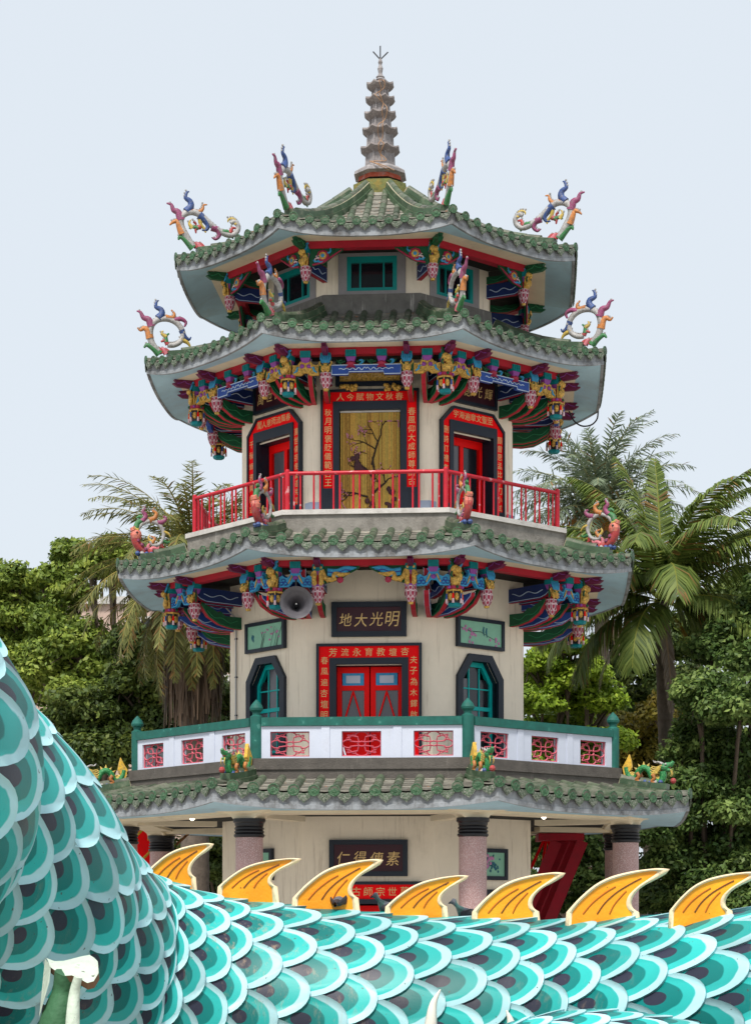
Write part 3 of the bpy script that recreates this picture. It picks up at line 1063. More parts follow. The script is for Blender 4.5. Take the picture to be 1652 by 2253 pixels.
for k in (-1, 1):
    board(k, A3, -0.85, 0.85, 15.0, 15.75, 0.08, 'dark signboard under the brackets above the side door %s' % ('with grey glass' if k > 0 else 'with the narrow dark glass'), 'signboard', m_plaque, '聖德光輝' if k > 0 else '萬世師表', 0.3)
t = board(0, A3, -0.86, 0.86, 15.27, 15.95, 0.10, 'gilded carved signboard half hidden behind the blue plank over the curtain', 'signboard', m_plaque, '春秋閣上', 0.3, tilt=-0.12)
t.children[0].data.materials[0] = m_gold
mb = MB()
for s in (-1, 1):
    for i in range(14):
        mb.ball((s * (0.55 + RND.uniform(-.2, .2)), -0.12, -0.42 + RND.uniform(-.07, .07)), RND.uniform(.04, .07), 0, 6, 4)
    mb.build('carved_foot', [m_gold], t)
    mb = MB()

# ------------------------------------------------------------------ balustrade of the terrace
RB = 6.62
AB, HB = RB * COS, RB * COS * TAN


def arc(cx, cz, r, a0, a1, n=8):
    return [(cx + r * math.cos(a0 + (a1 - a0) * i / n), cz + r * math.sin(a0 + (a1 - a0) * i / n)) for i in range(n + 1)]


def lattice_mesh(w, h):
    mb = MB()
    q = lambda P, r=0.016: mb.tube([(p[0] * w, 0, p[1] * h) for p in P], r, 4, 0, None, 1.4, (0, 1, 0), True, False)
    q(arc(0, 0, 0.10, 0, 2 * PI, 8))
    for i in range(4):
        c, s = math.cos(PI / 4 + i * PI / 2), math.sin(PI / 4 + i * PI / 2)
        for sg in (-1, 1):
            q([(0.10 * c, 0.10 * s), (0.28 * c - sg * 0.13 * s, 0.28 * s + sg * 0.13 * c), (0.52 * c, 0.52 * s)])
        cx, cz = (0.34 * math.cos(i * PI / 2), 0.34 * math.sin(i * PI / 2))
        q(arc(cx, cz, 0.165, i * PI / 2 - 2.0, i * PI / 2 + 2.0, 8))
        for sg in (-1, 1):
            e = (0.40 * c, 0.40 * s)
            k = (0.10 * sg * -s, 0.10 * sg * c)
            q([e, (e[0] + k[0] + .04 * c, e[1] + k[1] + .04 * s), (e[0] + k[0] * 1.7, e[1] + k[1] * 1.7), (e[0] + k[0] * 1.2 - .04 * c, e[1] + k[1] * 1.2 - .04 * s)], 0.013)
    P = [(-.5, -.5), (.5, -.5), (.5, .5), (-.5, .5), (-.5, -.5)]
    q(P, 0.02)
    return mb.mesh('lattice', [m_pink])


OPW, OPH, OZ = 0.94, 0.60, 6.05
ME_LAT = lattice_mesh(OPW - 0.02, OPH - 0.02)
ME_POST = MB()
ME_POST.lathe([(0.155, 0), (0.155, 1.02), (0.10, 1.05), (0.10, 1.12), (0.155, 1.17), (0.165, 1.22), (0.13, 1.30), (0.06, 1.38), (0.012, 1.43)], 14, 0)
ME_POST = ME_POST.mesh('balustrade_post', [m_bgreen])
bal = link('balustrade', None, pagoda, label='white balustrade with pink lattices and green rail round the terrace')
for k in NEAR:
    M = Rz(k * PI / 4)
    hb = HB - 0.13
    cen = [-1.72, 0, 1.72]
    mb = MB()
    z0, z1 = 5.70, 6.48
    xs = [-hb] + [c + s * OPW / 2 for c in cen for s in (-1, 1)] + [hb]
    for i in range(0, len(xs), 2):
        mb.box(((xs[i] + xs[i + 1]) / 2, -AB, (z0 + z1) / 2), (xs[i + 1] - xs[i], 0.16, z1 - z0))
    for c in cen:
        mb.box((c, -AB, (z0 + OZ - OPH / 2) / 2), (OPW, 0.16, OZ - OPH / 2 - z0))
        mb.box((c, -AB, (z1 + OZ + OPH / 2) / 2), (OPW, 0.16, z1 - OZ - OPH / 2))
    mb.build('panel_wall', [m_white], bal, M)
    for c in (-0.86, 0.86):
        mb = MB()
        mb.box((c, -AB - 0.085, (z0 + z1) / 2), (0.2, 0.03, z1 - z0 - 0.01))
        mb.build('pilaster', [m_white], bal, M)
    mb = MB()
    mb.prism([(-hb, 6.485), (hb, 6.485), (hb, 6.66), (hb, 6.69), (-hb, 6.69), (-hb, 6.66)], -AB - 0.13, -AB + 0.13, 0)
    mb.build('hand_rail', [m_bgreen], bal, M)
    for c in cen:
        link('lattice', ME_LAT, bal, M @ T(c, -AB - 0.01, OZ))
for v in (-3, -2, -1, 0, 1, 2):
    ang = PI / 8 + v * PI / 4
    link('post', ME_POST, bal, T(RB * math.sin(ang), -RB * math.cos(ang), 5.70))

# ------------------------------------------------------------------ red railing of the balcony
RR = 5.10
AR, HR = RR * COS, RR * COS * TAN
rail = link('railing', None, pagoda, label='red painted steel railing round the balcony')
ME_BAL = MB().tube([(0, 0, 0), (0, 0, 0.92)], 0.026, 6, 0, None, 1, None, False).mesh('baluster', [m_rail_red])
for k in NEAR:
    M = Rz(k * PI / 4)
    mb = MB()
    mb.tube([(-HR, -AR, Z3F + 0.94), (HR, -AR, Z3F + 0.94)], 0.05, 8, 0)
    mb.build('top_rail', [m_rail_red], rail, M)
    n = 8
    for i in range(n):
        u = -HR + 2 * HR * (i + 0.5) / n
        for d in (-0.078, 0.078):
            link('baluster', ME_BAL, rail, M @ T(u + d, -AR, Z3F))
for v in (-3, -2, -1, 0, 1, 2):
    ang = PI / 8 + v * PI / 4
    mb = MB()
    mb.tube([(0, 0, 0), (0, 0, 0.985)], 0.062, 8, 0)
    mb.ball((0, 0, 0.985), 0.066, 0, 8, 5)
    mb.build('post', [m_rail_red], rail, T(RR * math.sin(ang), -RR * math.cos(ang), Z3F))

# ------------------------------------------------------------------ columns and ground floor soffit beams
ME_COL = MB()
ME_COL.lathe([(0.32, 0.0), (0.33, 0.05), (0.33, 3.55)], 24, 0)
ME_COL.lathe([(0.34, 3.55), (0.37, 3.58), (0.37, 3.62), (0.33, 3.64), (0.36, 3.67), (0.36, 3.70), (0.325, 3.72), (0.355, 3.75), (0.355, 3.78), (0.325, 3.80), (0.35, 3.84), (0.35, 3.88), (0.39, 3.92), (0.39, 4.0), (0.01, 4.0)], 24, 1)
ME_COL = ME_COL.mesh('column', [m_granite, m_black])
for v in range(8):
    vv = v if v < 4 else v - 8
    ang = PI / 8 + vv * PI / 4
    Rc = 6.96
    o = link('column', ME_COL, pagoda, T(Rc * math.sin(ang), -Rc * math.cos(ang), Z1F))
    mb = MB()       # flared corbel
    prof = [(0.30, 0.0), (0.34, 0.06), (0.55, 0.14), (0.95, 0.22), (1.15, 0.30)]
    n = 10
    vs = []
    for (w, z) in prof:
        for (sx, sy) in ((-1, -0.55), (1, -0.55), (1, 0.55), (-1, 0.55)):
            vs.append((sx * w, sy * max(.5, w * .9), z))
    mb.add(vs, [(i * 4 + j, i * 4 + (j + 1) % 4, (i + 1) * 4 + (j + 1) % 4, (i + 1) * 4 + j) for i in range(4) for j in range(4)] + [(3, 2, 1, 0)], 0, False)
    mb.build('corbel', [m_cream2], pagoda, T(Rc * math.sin(ang), -Rc * math.cos(ang), Z1F + 4.0) @ Rz(ang))
mb = MB()
oct_solid(mb, 6.55, 7.35, 4.36, 4.60, 0)
mb.build('ring_beam', [m_cream2], pagoda)
mb = MB()
oct_solid(mb, 0, 6.6, 4.52, 4.62, 0)
mb.build('ceiling', [m_cream2], pagoda)
for v in range(8):
    ang = PI / 8 + v * PI / 4
    mb = MB()
    mb.box((0, -5.7, 4.44), (0.4, 2.3, 0.3), 0)
    mb.build('ceiling_beam', [m_cream2], pagoda, Rz(ang))

# ------------------------------------------------------------------ spire
sp = link('spire', None, pagoda, label='weathered stone spire of five small octagonal tiers with iron rods')
zs = lambda y: wz(y, 55.0)
mb = MB()
a8 = PI / 8
mb.lathe([(0.62, zs(404)), (0.60, zs(392))], 8, 0, None, False, a8)
mb.build('red_base', [m_rust], sp)
mb = MB()
mb.lathe([(0.60, zs(394)), (0.74, zs(390)), (0.72, zs(383)), (0.52, zs(372)), (0.40, zs(370))], 8, 0, None, False, a8)
mb.build('base_slab', [m_stone], sp)
tiers = [(336.6, 0.56, 0.40, 372), (295, 0.51, 0.36, 327), (258.9, 0.455, 0.29, 287), (225.5, 0.42, 0.255, 252), (193.7, 0.39, 0.22, 219)]
for i, (y, hw, bw, yb_) in enumerate(tiers):
    mb = MB()
    mb.lathe([(bw, zs(yb_)), (bw * 0.96, zs(y + 2))], 8, 0, None, False, a8)
    for j in range(8):
        t_ = a8 + j * PI / 4
        mb.tube([(bw * math.cos(t_), bw * math.sin(t_), zs(yb_)), (bw * .96 * math.cos(t_), bw * .96 * math.sin(t_), zs(y))], 0.03, 5, 0)
    mb.build('drum', [m_stone], sp)
    mb = MB()
    up_ = 0.06
    vs = []
    nb = 32
    for (r, z, u_) in ((bw * 0.9, zs(y + 8), 0), (hw * 0.9, zs(y + 1), .5), (hw, zs(y - 2), 1), (hw * 0.98, zs(y - 5.5), 1), (bw * 1.05, zs(y - 10), 0), (bw * .8, zs(y - 11), 0)):
        for j in range(nb):
            t_ = a8 + 2 * PI * j / nb
            ph = (j % 4) / 4.0
            w_ = abs(ph - 0.5) * 2
            oc = math.cos(PI / 8) / math.cos(((j % 4) / 4.0) * PI / 4 - PI / 8)
            vs.append((r * oc * math.cos(t_), r * oc * math.sin(t_), z + u_ * up_ * (w_ ** 2)))
    mb.add(vs, [(a_ * nb + j, a_ * nb + (j + 1) % nb, (a_ + 1) * nb + (j + 1) % nb, (a_ + 1) * nb + j) for a_ in range(5) for j in range(nb)], 0, False)
    mb.build('tier_roof', [m_stone2], sp)
mb = MB()
mb.lathe([(0.2, zs(186)), (0.13, zs(182)), (0.10, zs(177)), (0.125, zs(175)), (0.10, zs(172)), (0.12, zs(169)), (0.07, zs(165)), (0.05, zs(160)), (0.075, zs(150)), (0.04, zs(142)), (0.06, zs(136)), (0.03, zs(128))], 10, 0)
mb.build('finial', [m_stone], sp)
for (x, y) in ((840, 100), (824, 112), (857, 114)):
    mb = MB()
    mb.tube([(0, 0, zs(130)), ((x - 840) * 0.0122, 0, zs(y))], 0.018, 5, 0)
    mb.build('iron_rod', [m_rod], sp)
mb = MB()
w = [(.02, 185, .3), (.0, 192, .42), (.05, 205, .35), (-.0, 215, .3), (.04, 225, .47), (.1, 240, .35), (.08, 256, .5), (.1, 275, .36), (.1, 292, .56), (.09, 312, .4), (.02, 325, .44), (.0, 336, .62), (.02, 350, .46), (.2, 368, .5), (-.15, 372, .6), (.02, 386, .78), (.3, 397, .72)]
for s in (0, 1):
    pts = [Vector(((p[0] + s * 0.14 * math.sin(i * 1.3)) * 1.0, -p[2] - .01, zs(p[1]))) for i, p in enumerate(w)]
    mb.tube(spline(pts, 4), 0.011, 4, 0)
mb.build('loose_cable', [m_wire], sp)
# ------------------------------------------------------------------ bracket work under the eaves
def lotus_mesh(r, h):
    """hanging lotus bud: crimson core, rows of white-edged petals, gold tip (hangs from z=0)"""
    mb = MB()
    mb.lathe([(r * .8, 0), (r * .95, -h * .12), (r, -h * .35), (r * .85, -h * .6), (r * .55, -h * .82), (r * .4, -h * .9)], 12, 0)
    mb.lathe([(r * .45, -h * .88), (r * .5, -h * .92), (r * .42, -h), (.004, -h)], 8, 2)
    for (zt, zb, rt_, rb, n, off) in ((-h * .02, -h * .30, .98, 1.10, 8, 0), (-h * .26, -h * .66, 1.06, .90, 8, .5), (-h * .62, -h * .90, .86, .52, 6, 0)):
        for j in range(n):
            t = (j + off) * 2 * PI / n
            w = PI / n * 0.88
            for (kk, mi, push) in ((1.0, 1, 1.04), (0.58, 0, 1.09)):
                vs = []
                for (f, g) in ((-1, 0), (-1, .55), (-.6, .88), (0, 1), (.6, .88), (1, .55), (1, 0)):
                    gg = .5 + (g - .5) * kk
                    z = zt + (zb - zt) * gg
                    rr_ = r * (rt_ + (rb - rt_) * gg) * push
                    vs.append((rr_ * math.cos(t + f * w * kk), rr_ * math.sin(t + f * w * kk), z))
                mb.add(vs, [list(range(6, -1, -1))], mi, False)
    return mb.mesh('lotus_pendant', [m_rose, m_petal, m_gold])


def lantern_mesh(r, h):
    mb = MB()
    mb.lathe([(r * .7, 0), (r * 1.02, -h * .03), (r * 1.02, -h * .16), (r * .9, -h * .18)], 6, 1, None, False)
    mb.lathe([(r * .92, -h * .18), (r * 1.05, -h * .21), (r * .9, -h * .27)], 6, 2, None, False)
    mb.lathe([(r * .72, -h * .25), (r * .72, -h * .8)], 6, 0, None, False)
    mb.lathe([(r * .78, -h * .8), (r * .85, -h * .86), (r * .7, -h * .97), (.004, -h)], 6, 3, None, False)
    for j in range(6):
        t = j * PI / 3
        c, s = math.cos(t), math.sin(t)
        mb.tube([(c * r, s * r, -h * .22), (c * r, s * r, -h * .4)], r * .07, 4, 2)
        mb.tube([(c * r, s * r, -h * .38), (c * r, s * r, -h * .62)], [r * .10, r * .15], 5, 4 if j % 2 else 5)
        mb.tube([(c * r, s * r, -h * .6), (c * r, s * r, -h * .82)], [r * .14, r * .16], 5, 6)
        t2 = t + PI / 6
        mb.ball((math.cos(t2) * r * .72, math.sin(t2) * r * .72, -h * .52), r * .3, 2, 6, 4, None, (1, 1, 1.6))
        mb.ball((math.cos(t2) * r * .95, math.sin(t2) * r * .95, -h * .09), r * .2, 7 if j % 2 else 8, 6, 4)
    return mb.mesh('lantern_pendant', [m_black, m_rose, m_gold, m_capteal, m_blue, m_red, m_petal, m_purple, m_green])


def beast_mesh(mode):
    """small carved figure facing outward (-y), one unit tall, origin at its foot"""
    mb = MB()
    G, B, E, P = 0, 1, 2, 3
    if mode == 'dragon':
        mb.tube(spline([(.0, .05, .0), (-.05, -.28, .12), (.12, -.34, .32), (.02, -.22, .5), (-.14, -.30, .62), (.0, -.42, .72)], 4), [.10, .12, .13, .14, .14, .14, .14, .13, .13, .13, .13, .13, .12, .12, .12, .12, .13, .13, .13, .13, .10], 7, G)
        mb.ball((.02, -.42, .62), .15, G, 8, 5, None, (1, 1.2, .9))
        mb.ball((-.1, -.3, .2), .15, G, 8, 5)
        for s in (-1, 1):
            mb.tube(spline([(s * .08, -.36, .7), (s * .2, -.3, .86), (s * .14, -.22, 1.0), (s * .26, -.2, 1.06)], 3), [.06] * 9 + [.02], 5, B if s > 0 else E)
            mb.tube(spline([(s * .1, -.25, .3), (s * .24, -.3, .4), (s * .22, -.36, .55)], 3), [.05] * 6 + [.02], 5, E)
            mb.tube([(s * .12, -.1, .0), (s * .2, -.2, .5), (s * .12, -.1, .95)], [.06, .07, .02], 5, G)
        for i in range(5):
            x = (i - 2) * .08
            mb.tube([(x * .6, -.3, .74), (x * 1.2, -.2, .9), (x * 1.7, -.05, 1.02)], [.035, .035, .012], 4, (B, E, P)[i % 3])
    elif mode == 'lion':
        mb.ball((0, -.26, .22), .22, G, 10, 6, None, (1.0, 1.0, .95))
        mb.ball((0, -.45, .16), .12, G, 8, 5, None, (1.2, .8, .8))
        mb.tube(spline([(0, .05, .1), (0, -.1, .3), (0, -.05, .8)], 3), .14, 6, G)
        for i in range(6):
            x = (i - 2.5) * .075
            mb.tube(spline([(x * .8, -.36, .40), (x * 1.2, -.34, .62), (x * 1.1, -.2, .84), (x, -.06, .98)], 3), [.045] * 9 + [.02], 4, B)
        for s in (-1, 1):
            mb.tube([(s * .2, -.2, .3), (s * .29, -.24, .42), (s * .25, -.3, .5)], [.05, .05, .02], 5, G)
            mb.ball((s * .12, -.42, .3), .05, E, 6, 4)
            mb.tube([(s * .24, -.1, .02), (s * .26, -.1, .35), (s * .2, -.05, .7)], [.06, .07, .03], 5, E)
            mb.tube([(s * .1, -.3, .0), (s * .16, -.38, .08), (s * .16, -.3, .18)], [.06, .06, .05], 5, G)
    else:           # standing pair of gilded figures
        for s in (-1, 1):
            x = s * .15
            mb.tube([(x, -.2, .0), (x + s * .02, -.24, .3), (x, -.2, .55), (x, -.2, .72)], [.13, .11, .12, .07], 7, G)
            mb.ball((x, -.22, .84), .085, G, 7, 5)
            mb.tube([(x, -.2, .9), (x, -.18, 1.0)], [.06, .02], 5, G)
            mb.tube(spline([(x + s * .1, -.22, .62), (x + s * .14, -.32, .45), (x + .02, -.36, .42)], 3), .04, 5, G)
        mb.box((0, -.15, .0), (.55, .3, .08), 3)
    return mb.mesh('carved_figure', [m_gold, m_sky, m_green, m_purple])


def cap_mesh():
    """ribbed teal block over a purple neck, top at z=0"""
    mb = MB()
    mb.box((0, 0, -.20), (.26, .22, .26 * .62))
    for i in range(4):
        mb.box((-.0975 + i * .065, -.115, -.2), (.045, .02, .16))
    mb.box((0, 0, -.205), (.265, .225, .15))
    vs = [(-.125, -.105, -.285), (.125, -.105, -.285), (.125, .105, -.285), (-.125, .105, -.285), (-.085, -.075, -.40), (.085, -.075, -.40), (.085, .075, -.40), (-.085, .075, -.40)]
    mb.add(vs, [(0, 4, 5, 1), (1, 5, 6, 2), (2, 6, 7, 3), (3, 7, 4, 0), (4, 7, 6, 5), (0, 1, 2, 3)], 1)
    for v in range(len(mb.v)):
        x, y, z = mb.v[v]
        mb.v[v] = (x, y, z + .12)
    return mb.mesh('capital', [m_capteal, m_purple])


def cloud_panel_mesh(kind, w, h):
    """carved board between posts, centred, top at z=0, front towards -y"""
    mb = MB()
    if kind == 'gold':
        P = [(-.5, -1), (-.5, -.22), (-.38, -.28), (-.28, -.2), (-.22, -.02), (-.1, .12), (0, .2), (.1, .12), (.22, -.02), (.28, -.2), (.38, -.28), (.5, -.22), (.5, -1), (.16, -1), (.06, -.82), (-.06, -.82), (-.16, -1)]
        mb.prism([(x * w, z * h) for x, z in P], -.05, .05, 0)
        for s in (-1, 1):
            mb.ball((s * .13 * w, -.06, -.35 * h), .1 * w, 2, 7, 4, None, (1, .5, .8))
            mb.tube([(s * x * w, -.06, z * h) for x, z in ((.20, -.5), (.30, -.45), (.33, -.7), (.44, -.85))], [.03, .03, .03, .015], 5, 1)
            mb.tube([(s * x * w, -.06, z * h) for x, z in ((.06, -.1), (.2, -.1), (.24, -.5), (.1, -.85), (.3, -.9))], [.02, .03, .03, .03, .015], 5, 0)
            mb.tube([(s * x * w, -.06, z * h) for x, z in ((.40, -.4), (.47, -.6), (.46, -.9))], .022, 5, 0)
        return mb.mesh('carved_panel', [m_gold, m_sky, m_purple])
    if kind == 'cloud':
        P = [(-.5, -1), (-.5, -.3), (-.4, -.2), (-.3, -.36), (-.2, -.3), (-.14, .0), (-.2, .14), (-.1, .3), (.1, .3), (.2, .14), (.14, 0), (.2, -.3), (.3, -.36), (.4, -.2), (.5, -.3), (.5, -1), (.2, -.95), (.08, -.6), (-.08, -.6), (-.2, -.95)]
        mb.prism([(x * w, z * h) for x, z in P], -.05, .05, 0)
        for s in (-1, 1):
            mb.tube([(s * x * w, -.06, z * h) for x, z in ((.1, -.2), (.16, -.5), (.22, -.75))], [.018, .022, .012], 5, 1)
            for (cx, cz) in ((.36, -.55), (.30, -.75), (.43, -.75)):
                mb.tube([(s * (cx + .06 * math.cos(a_)) * w, -.055, (cz + .11 * math.sin(a_)) * h) for a_ in [i * .8 for i in range(8)]], .014, 4, 3)
            mb.tube([(s * x * w, -.06, z * h) for x, z in ((0, .0), (.06, .02), (.11, .14))], .02, 4, 2)
        mb.ball((0, -.06, -.38 * h), .075 * w, 2, 7, 4, None, (1.2, .5, 1))
        return mb.mesh('carved_panel', [m_sky, m_gold, m_purple, m_blue])
    # spandrels: quarter board carved with dragon or flower; corner at (0,0), runs +x
    P = [(0, 0), (1, 0), (.98, -.14), (.86, -.28), (.7, -.45), (.55, -.68), (.42, -.8), (.3, -.86), (.12, -.95), (0, -1)]
    mb.prism([(x * w, z * h) for x, z in P], -.02, .03, 2)
    r = random.Random(5 if kind == 'flower' else 9)
    if kind == 'flower':
        for i in range(3):
            mb.lathe([(.17 * w - i * .05 * w, 0), (.14 * w - i * .05 * w, .03), (.01, .035)], 8, (0, 3, 1)[i], T(.40 * w, -.03 - i * .014, -.42 * h) @ Matrix.Rotation(PI / 2, 4, 'X'), True, 0, .12, 8)
        for i in range(10):
            a_ = r.uniform(0, 2 * PI)
            x, z = .15 + .12 * r.random() + .45 * r.random(), -.1 - .55 * r.random()
            if x + -z * .8 > 1.0:
                x *= .5
            mb.tube([(x * w + .09 * math.cos(a_ + q) * (1 + q) * .4, -.04, z * h + .09 * math.sin(a_ + q) * (1 + q) * .4) for q in (0, .8, 1.6, 2.4)], [.03, .03, .025, .012], 5, (1, 1, 2, 1, 4)[i % 5])
        mb.tube([(x * w, -.04, z * h) for x, z in ((.1, -.9), (.4, -.78), (.6, -.55), (.75, -.36), (.95, -.12))], [.025] * 4 + [.012], 5, 0)
        return mb.mesh('spandrel', [m_rose, m_sky, m_green, m_gold, m_petal])
    mb.tube(spline([(.03 * w, -.06, -.25 * h), (.14 * w, -.08, -.7 * h), (.32 * w, -.08, -.75 * h), (.36 * w, -.08, -.45 * h), (.55 * w, -.08, -.5 * h), (.75 * w, -.07, -.42 * h)], 4), [.06] * 17 + [.05, .04, .03, .02], 6, 1)
    for i in range(5):
        z = -.08 - i * .07
        mb.tube(spline([(.18 * w, -.05, (z - .12) * h), (.42 * w, -.07, (z - .18) * h), (.62 * w, -.06, (z - .02) * h), (.92 * w - i * .07 * w, -.05, (z - .04) * h)], 3), [.04] * 8 + [.03, .015], 5, (0, 0, 3)[i % 3])
    mb.lathe([(.09 * w, 0), (.06 * w, .03), (.01, .035)], 8, 4, T(.5 * w, -.07, -.78 * h) @ Matrix.Rotation(PI / 2, 4, 'X'))
    for i in range(5):
        mb.ball(((.08 + .1 * i) * w, -.06, (-.88 + .05 * i) * h), .045, 1 if i % 2 else 2, 6, 4)
    return mb.mesh('spandrel', [m_sky, m_gold, m_green, m_blue, m_rose])


def arm_mesh(kind, L, th):
    """wall bracket: wall at y=0, reaches out to y=-L; bottom of the foot at z=0"""
    mb = MB()
    Rr = Matrix.Rotation(PI / 2, 4, 'Z')        # profile x becomes depth
    if kind == 'blue':
        P = [(0, 0), (-L * .8, 0), (-L * .92, .05), (-L, .12), (-L, .36), (0, .36)]
        pl, mi, ml = m_dblue, 0, m_line
    elif kind == 'swept_blue':
        P = [(0, 0), (-L * .4, .02), (-L * .75, .12), (-L, .36), (-L * 1.02, .46), (-L * .75, .42), (-L * .6, .34), (0, .34)]
        pl, ml = m_blue, m_line
    else:
        P = [(0, 0), (-L * .25, .0), (-L * .55, .07), (-L * .82, .24), (-L, .52), (-L * .99, .60), (-L * .72, .46), (-L * .58, .38), (-L * .52, .42), (-L * .40, .30), (0, .32)]
        pl, ml = m_green, m_gline
    # x -> y (depth), z stays
    Q = [(-p[0], p[1]) for p in P]
    M = Matrix(((0, 1, 0, 0), (-1, 0, 0, 0), (0, 0, 1, 0), (0, 0, 0, 1)))
    mb.prism(Q, -th / 2, th / 2, 0, M, 1)
    for s in (-1, 1):
        n = 22
        pts = []
        for i in range(n):
            f = .1 + .75 * i / (n - 1)
            zb = .18 if kind == 'blue' else (.17 + (.05 * f * f if kind == 'swept_blue' else .32 * f ** 3))
            pts.append((s * (th / 2 + .004), -L * f, zb + .045 * math.sin(f * 16) * (1 - f * .4)))
        mb.tube(pts, .011, 4, 2)
        for (a_, b_) in ((.02, .03),):
            mb.tube([(s * (th / 2 + .003), -p[0], p[1] + .025) for p in Q[:5]], .008, 4, 2)
    return mb.mesh('bracket_arm', [pl, m_beam, ml])


LOTUS = lotus_mesh(0.135, 0.44)
LANTERN = lantern_mesh(0.2, 0.52)
DRAGON, LION, FIGS = beast_mesh('dragon'), beast_mesh('lion'), beast_mesh('figures')
CAP = cap_mesh()
ME_SPOST = MB().lathe([(.085, -1), (.085, 0)], 10, 0).mesh('post', [m_beam])


def plum_mesh():
    mb = MB()
    P = [(0, 0), (.5, .02), (.62, .10), (.52, .12), (.58, .2), (.42, .2), (.36, .26), (.22, .22), (0, .24)]
    M = Matrix(((0, 1, 0, 0), (-1, 0, 0, 0), (0, 0, 1, 0), (0, 0, 0, 1)))
    mb.prism(P, -.06, .06, 0, M)
    for s in (-1, 1):
        mb.tube([(s * .065, -x, z) for x, z in ((.1, .08), (.25, .12), (.3, .18), (.4, .12), (.5, .1))], .012, 4, 1)
    return mb.mesh('beam_end', [m_plum, m_purple])


PLUM = plum_mesh()
PLUMG = PLUM.copy()
PLUMG.materials[0] = m_green
PLUMG.materials[1] = m_gline


def pendant(M, z_beam, z_fig, z_pend, fig, pend, fscale, pscale, endme):
    """hanging post with capital, carved figure, pendant and scrolled beam end; M puts -y outward"""
    base = M @ T(0, 0, z_beam) @ Matrix.Diagonal((1, 1, z_beam - z_pend, 1))
    p = link('pendant_post', ME_SPOST, pagoda, base)
    inv = base.inverted()
    def sub(name, me, X):
        link(name, me, p, inv @ M @ X)
    sub('capital', CAP, T(0, 0, z_beam + .03))
    if fig:
        f = fscale
        sub('carved_figure', fig, T(0, -.02, z_fig) @ Matrix.Diagonal((f, f * .75, f, 1)))
    sub('lotus_pendant' if pend is LOTUS else 'lantern_pendant', pend, T(0, 0, z_pend) @ Matrix.Diagonal((pscale, pscale, pscale, 1)))
    if endme:
        sub('beam_end', endme, T(0, -.02, z_beam - .05))
    return p


def plank_mesh(w, h):
    mb = MB()
    P = [(-w, -h), (-w * .52, -h), (-w * .5, -h * .72), (w * .5, -h * .72), (w * .52, -h), (w, -h), (w, 0), (-w, 0)]
    mb.prism(P, -.06, .06, 0)
    mb.tube([(p[0] * .99, -.062, p[1] * .96 - .006) for p in P + P[:1]], .012, 4, 1)
    for s in (-1, 1):
        pts = [(s * w * .78 * i / 30, -.062, -h * .42 + .035 * math.sin(i * .95) * (1 - i / 40)) for i in range(31)]
        mb.tube(pts, .011, 4, 1)
    return mb.mesh('painted_plank', [m_blue, m_line])


def ring_beam(R, z0, z1, m=m_beam):
    mb = MB()
    oct_solid(mb, R - 0.16, R + 0.08, z0, z1, 0)
    mb.build('ring_beam', [m], pagoda)


def capital_only(M, z, base=True):
    o = link('capital', CAP, pagoda, M @ T(0, 0, z))
    if base:
        mb = MB()
        mb.lathe([(.09, -.27), (.13, -.31), (.11, -.37), (.16, -.45)], 8, 0, None, True)
        for s in (-1, 1):
            mb.tube(spline([(s * .1, -.02, -.42), (s * .22, -.04, -.36), (s * .3, -.04, -.26), (s * .2, -.03, -.24)], 3), [.03] * 9 + [.012], 5, 1 if s > 0 else 2)
            mb.tube(spline([(s * .14, -.02, -.26), (s * .28, -.03, -.3), (s * .36, -.03, -.22)], 3), [.025] * 6 + [.01], 5, 2)
        mb.build('lotus_base', [m_rose, m_sky, m_green], o)


VERT = (-3, -2, -1, 0, 1, 2)
# ---- tier under roof 3 (third floor)
ring_beam(5.10, 15.76, 15.94)
GOLDP = cloud_panel_mesh('gold', 0.66, 0.33)
PLANK3 = plank_mesh(0.86, 0.24)
ARM_B3, ARM_G3, ARM_S3 = arm_mesh('blue', 1.15, 0.11), arm_mesh('green', 1.15, 0.11), arm_mesh('swept_blue', 1.15, 0.11)
A5 = 5.08 * COS
for v in VERT:
    ang = PI / 8 + v * PI / 4
    pendant(Rz(ang) @ T(0, -5.06, 0), 15.77, 15.28, 15.28, DRAGON, LANTERN, 0.56, 1.0, PLUM)
for k in NEAR:
    F = Rz(k * PI / 4)
    for s in (-1, 1):
        pendant(F @ T(s * 1.0, -A5, 0), 15.77, 15.33, 15.33, LION, LOTUS, 0.52, 1.0, PLUM)
        link('carved_panel', GOLDP, pagoda, F @ T(s * 1.50, -A5 - .02, 15.60))
        capital_only(F @ T(s * 1.50, -A5 - .02, 0), 15.85, False)
        capital_only(F @ T(s * 0.38, -A5 - .02, 0), 15.86)
        for (u, me, z) in ((1.0, ARM_B3, 15.30), (1.42, ARM_B3, 15.30), (1.05, ARM_G3, 14.84), (1.40, ARM_G3, 14.84)):
            link('bracket_arm', me, pagoda, F @ T(s * u, -A3, z))
    link('painted_plank', PLANK3, pagoda, F @ T(0, -A5 - .03, 15.50))
for v in VERT:
    ang = PI / 8 + v * PI / 4
    link('bracket_arm', ARM_G3, pagoda, Rz(ang) @ T(0, -R3 + .03, 14.84) @ Matrix.Diagonal((1, 1.05, 1, 1)))
    link('bracket_arm', ARM_B3, pagoda, Rz(ang) @ T(0, -R3 + .03, 15.30) @ Matrix.Diagonal((1, 1.05, 1, 1)))
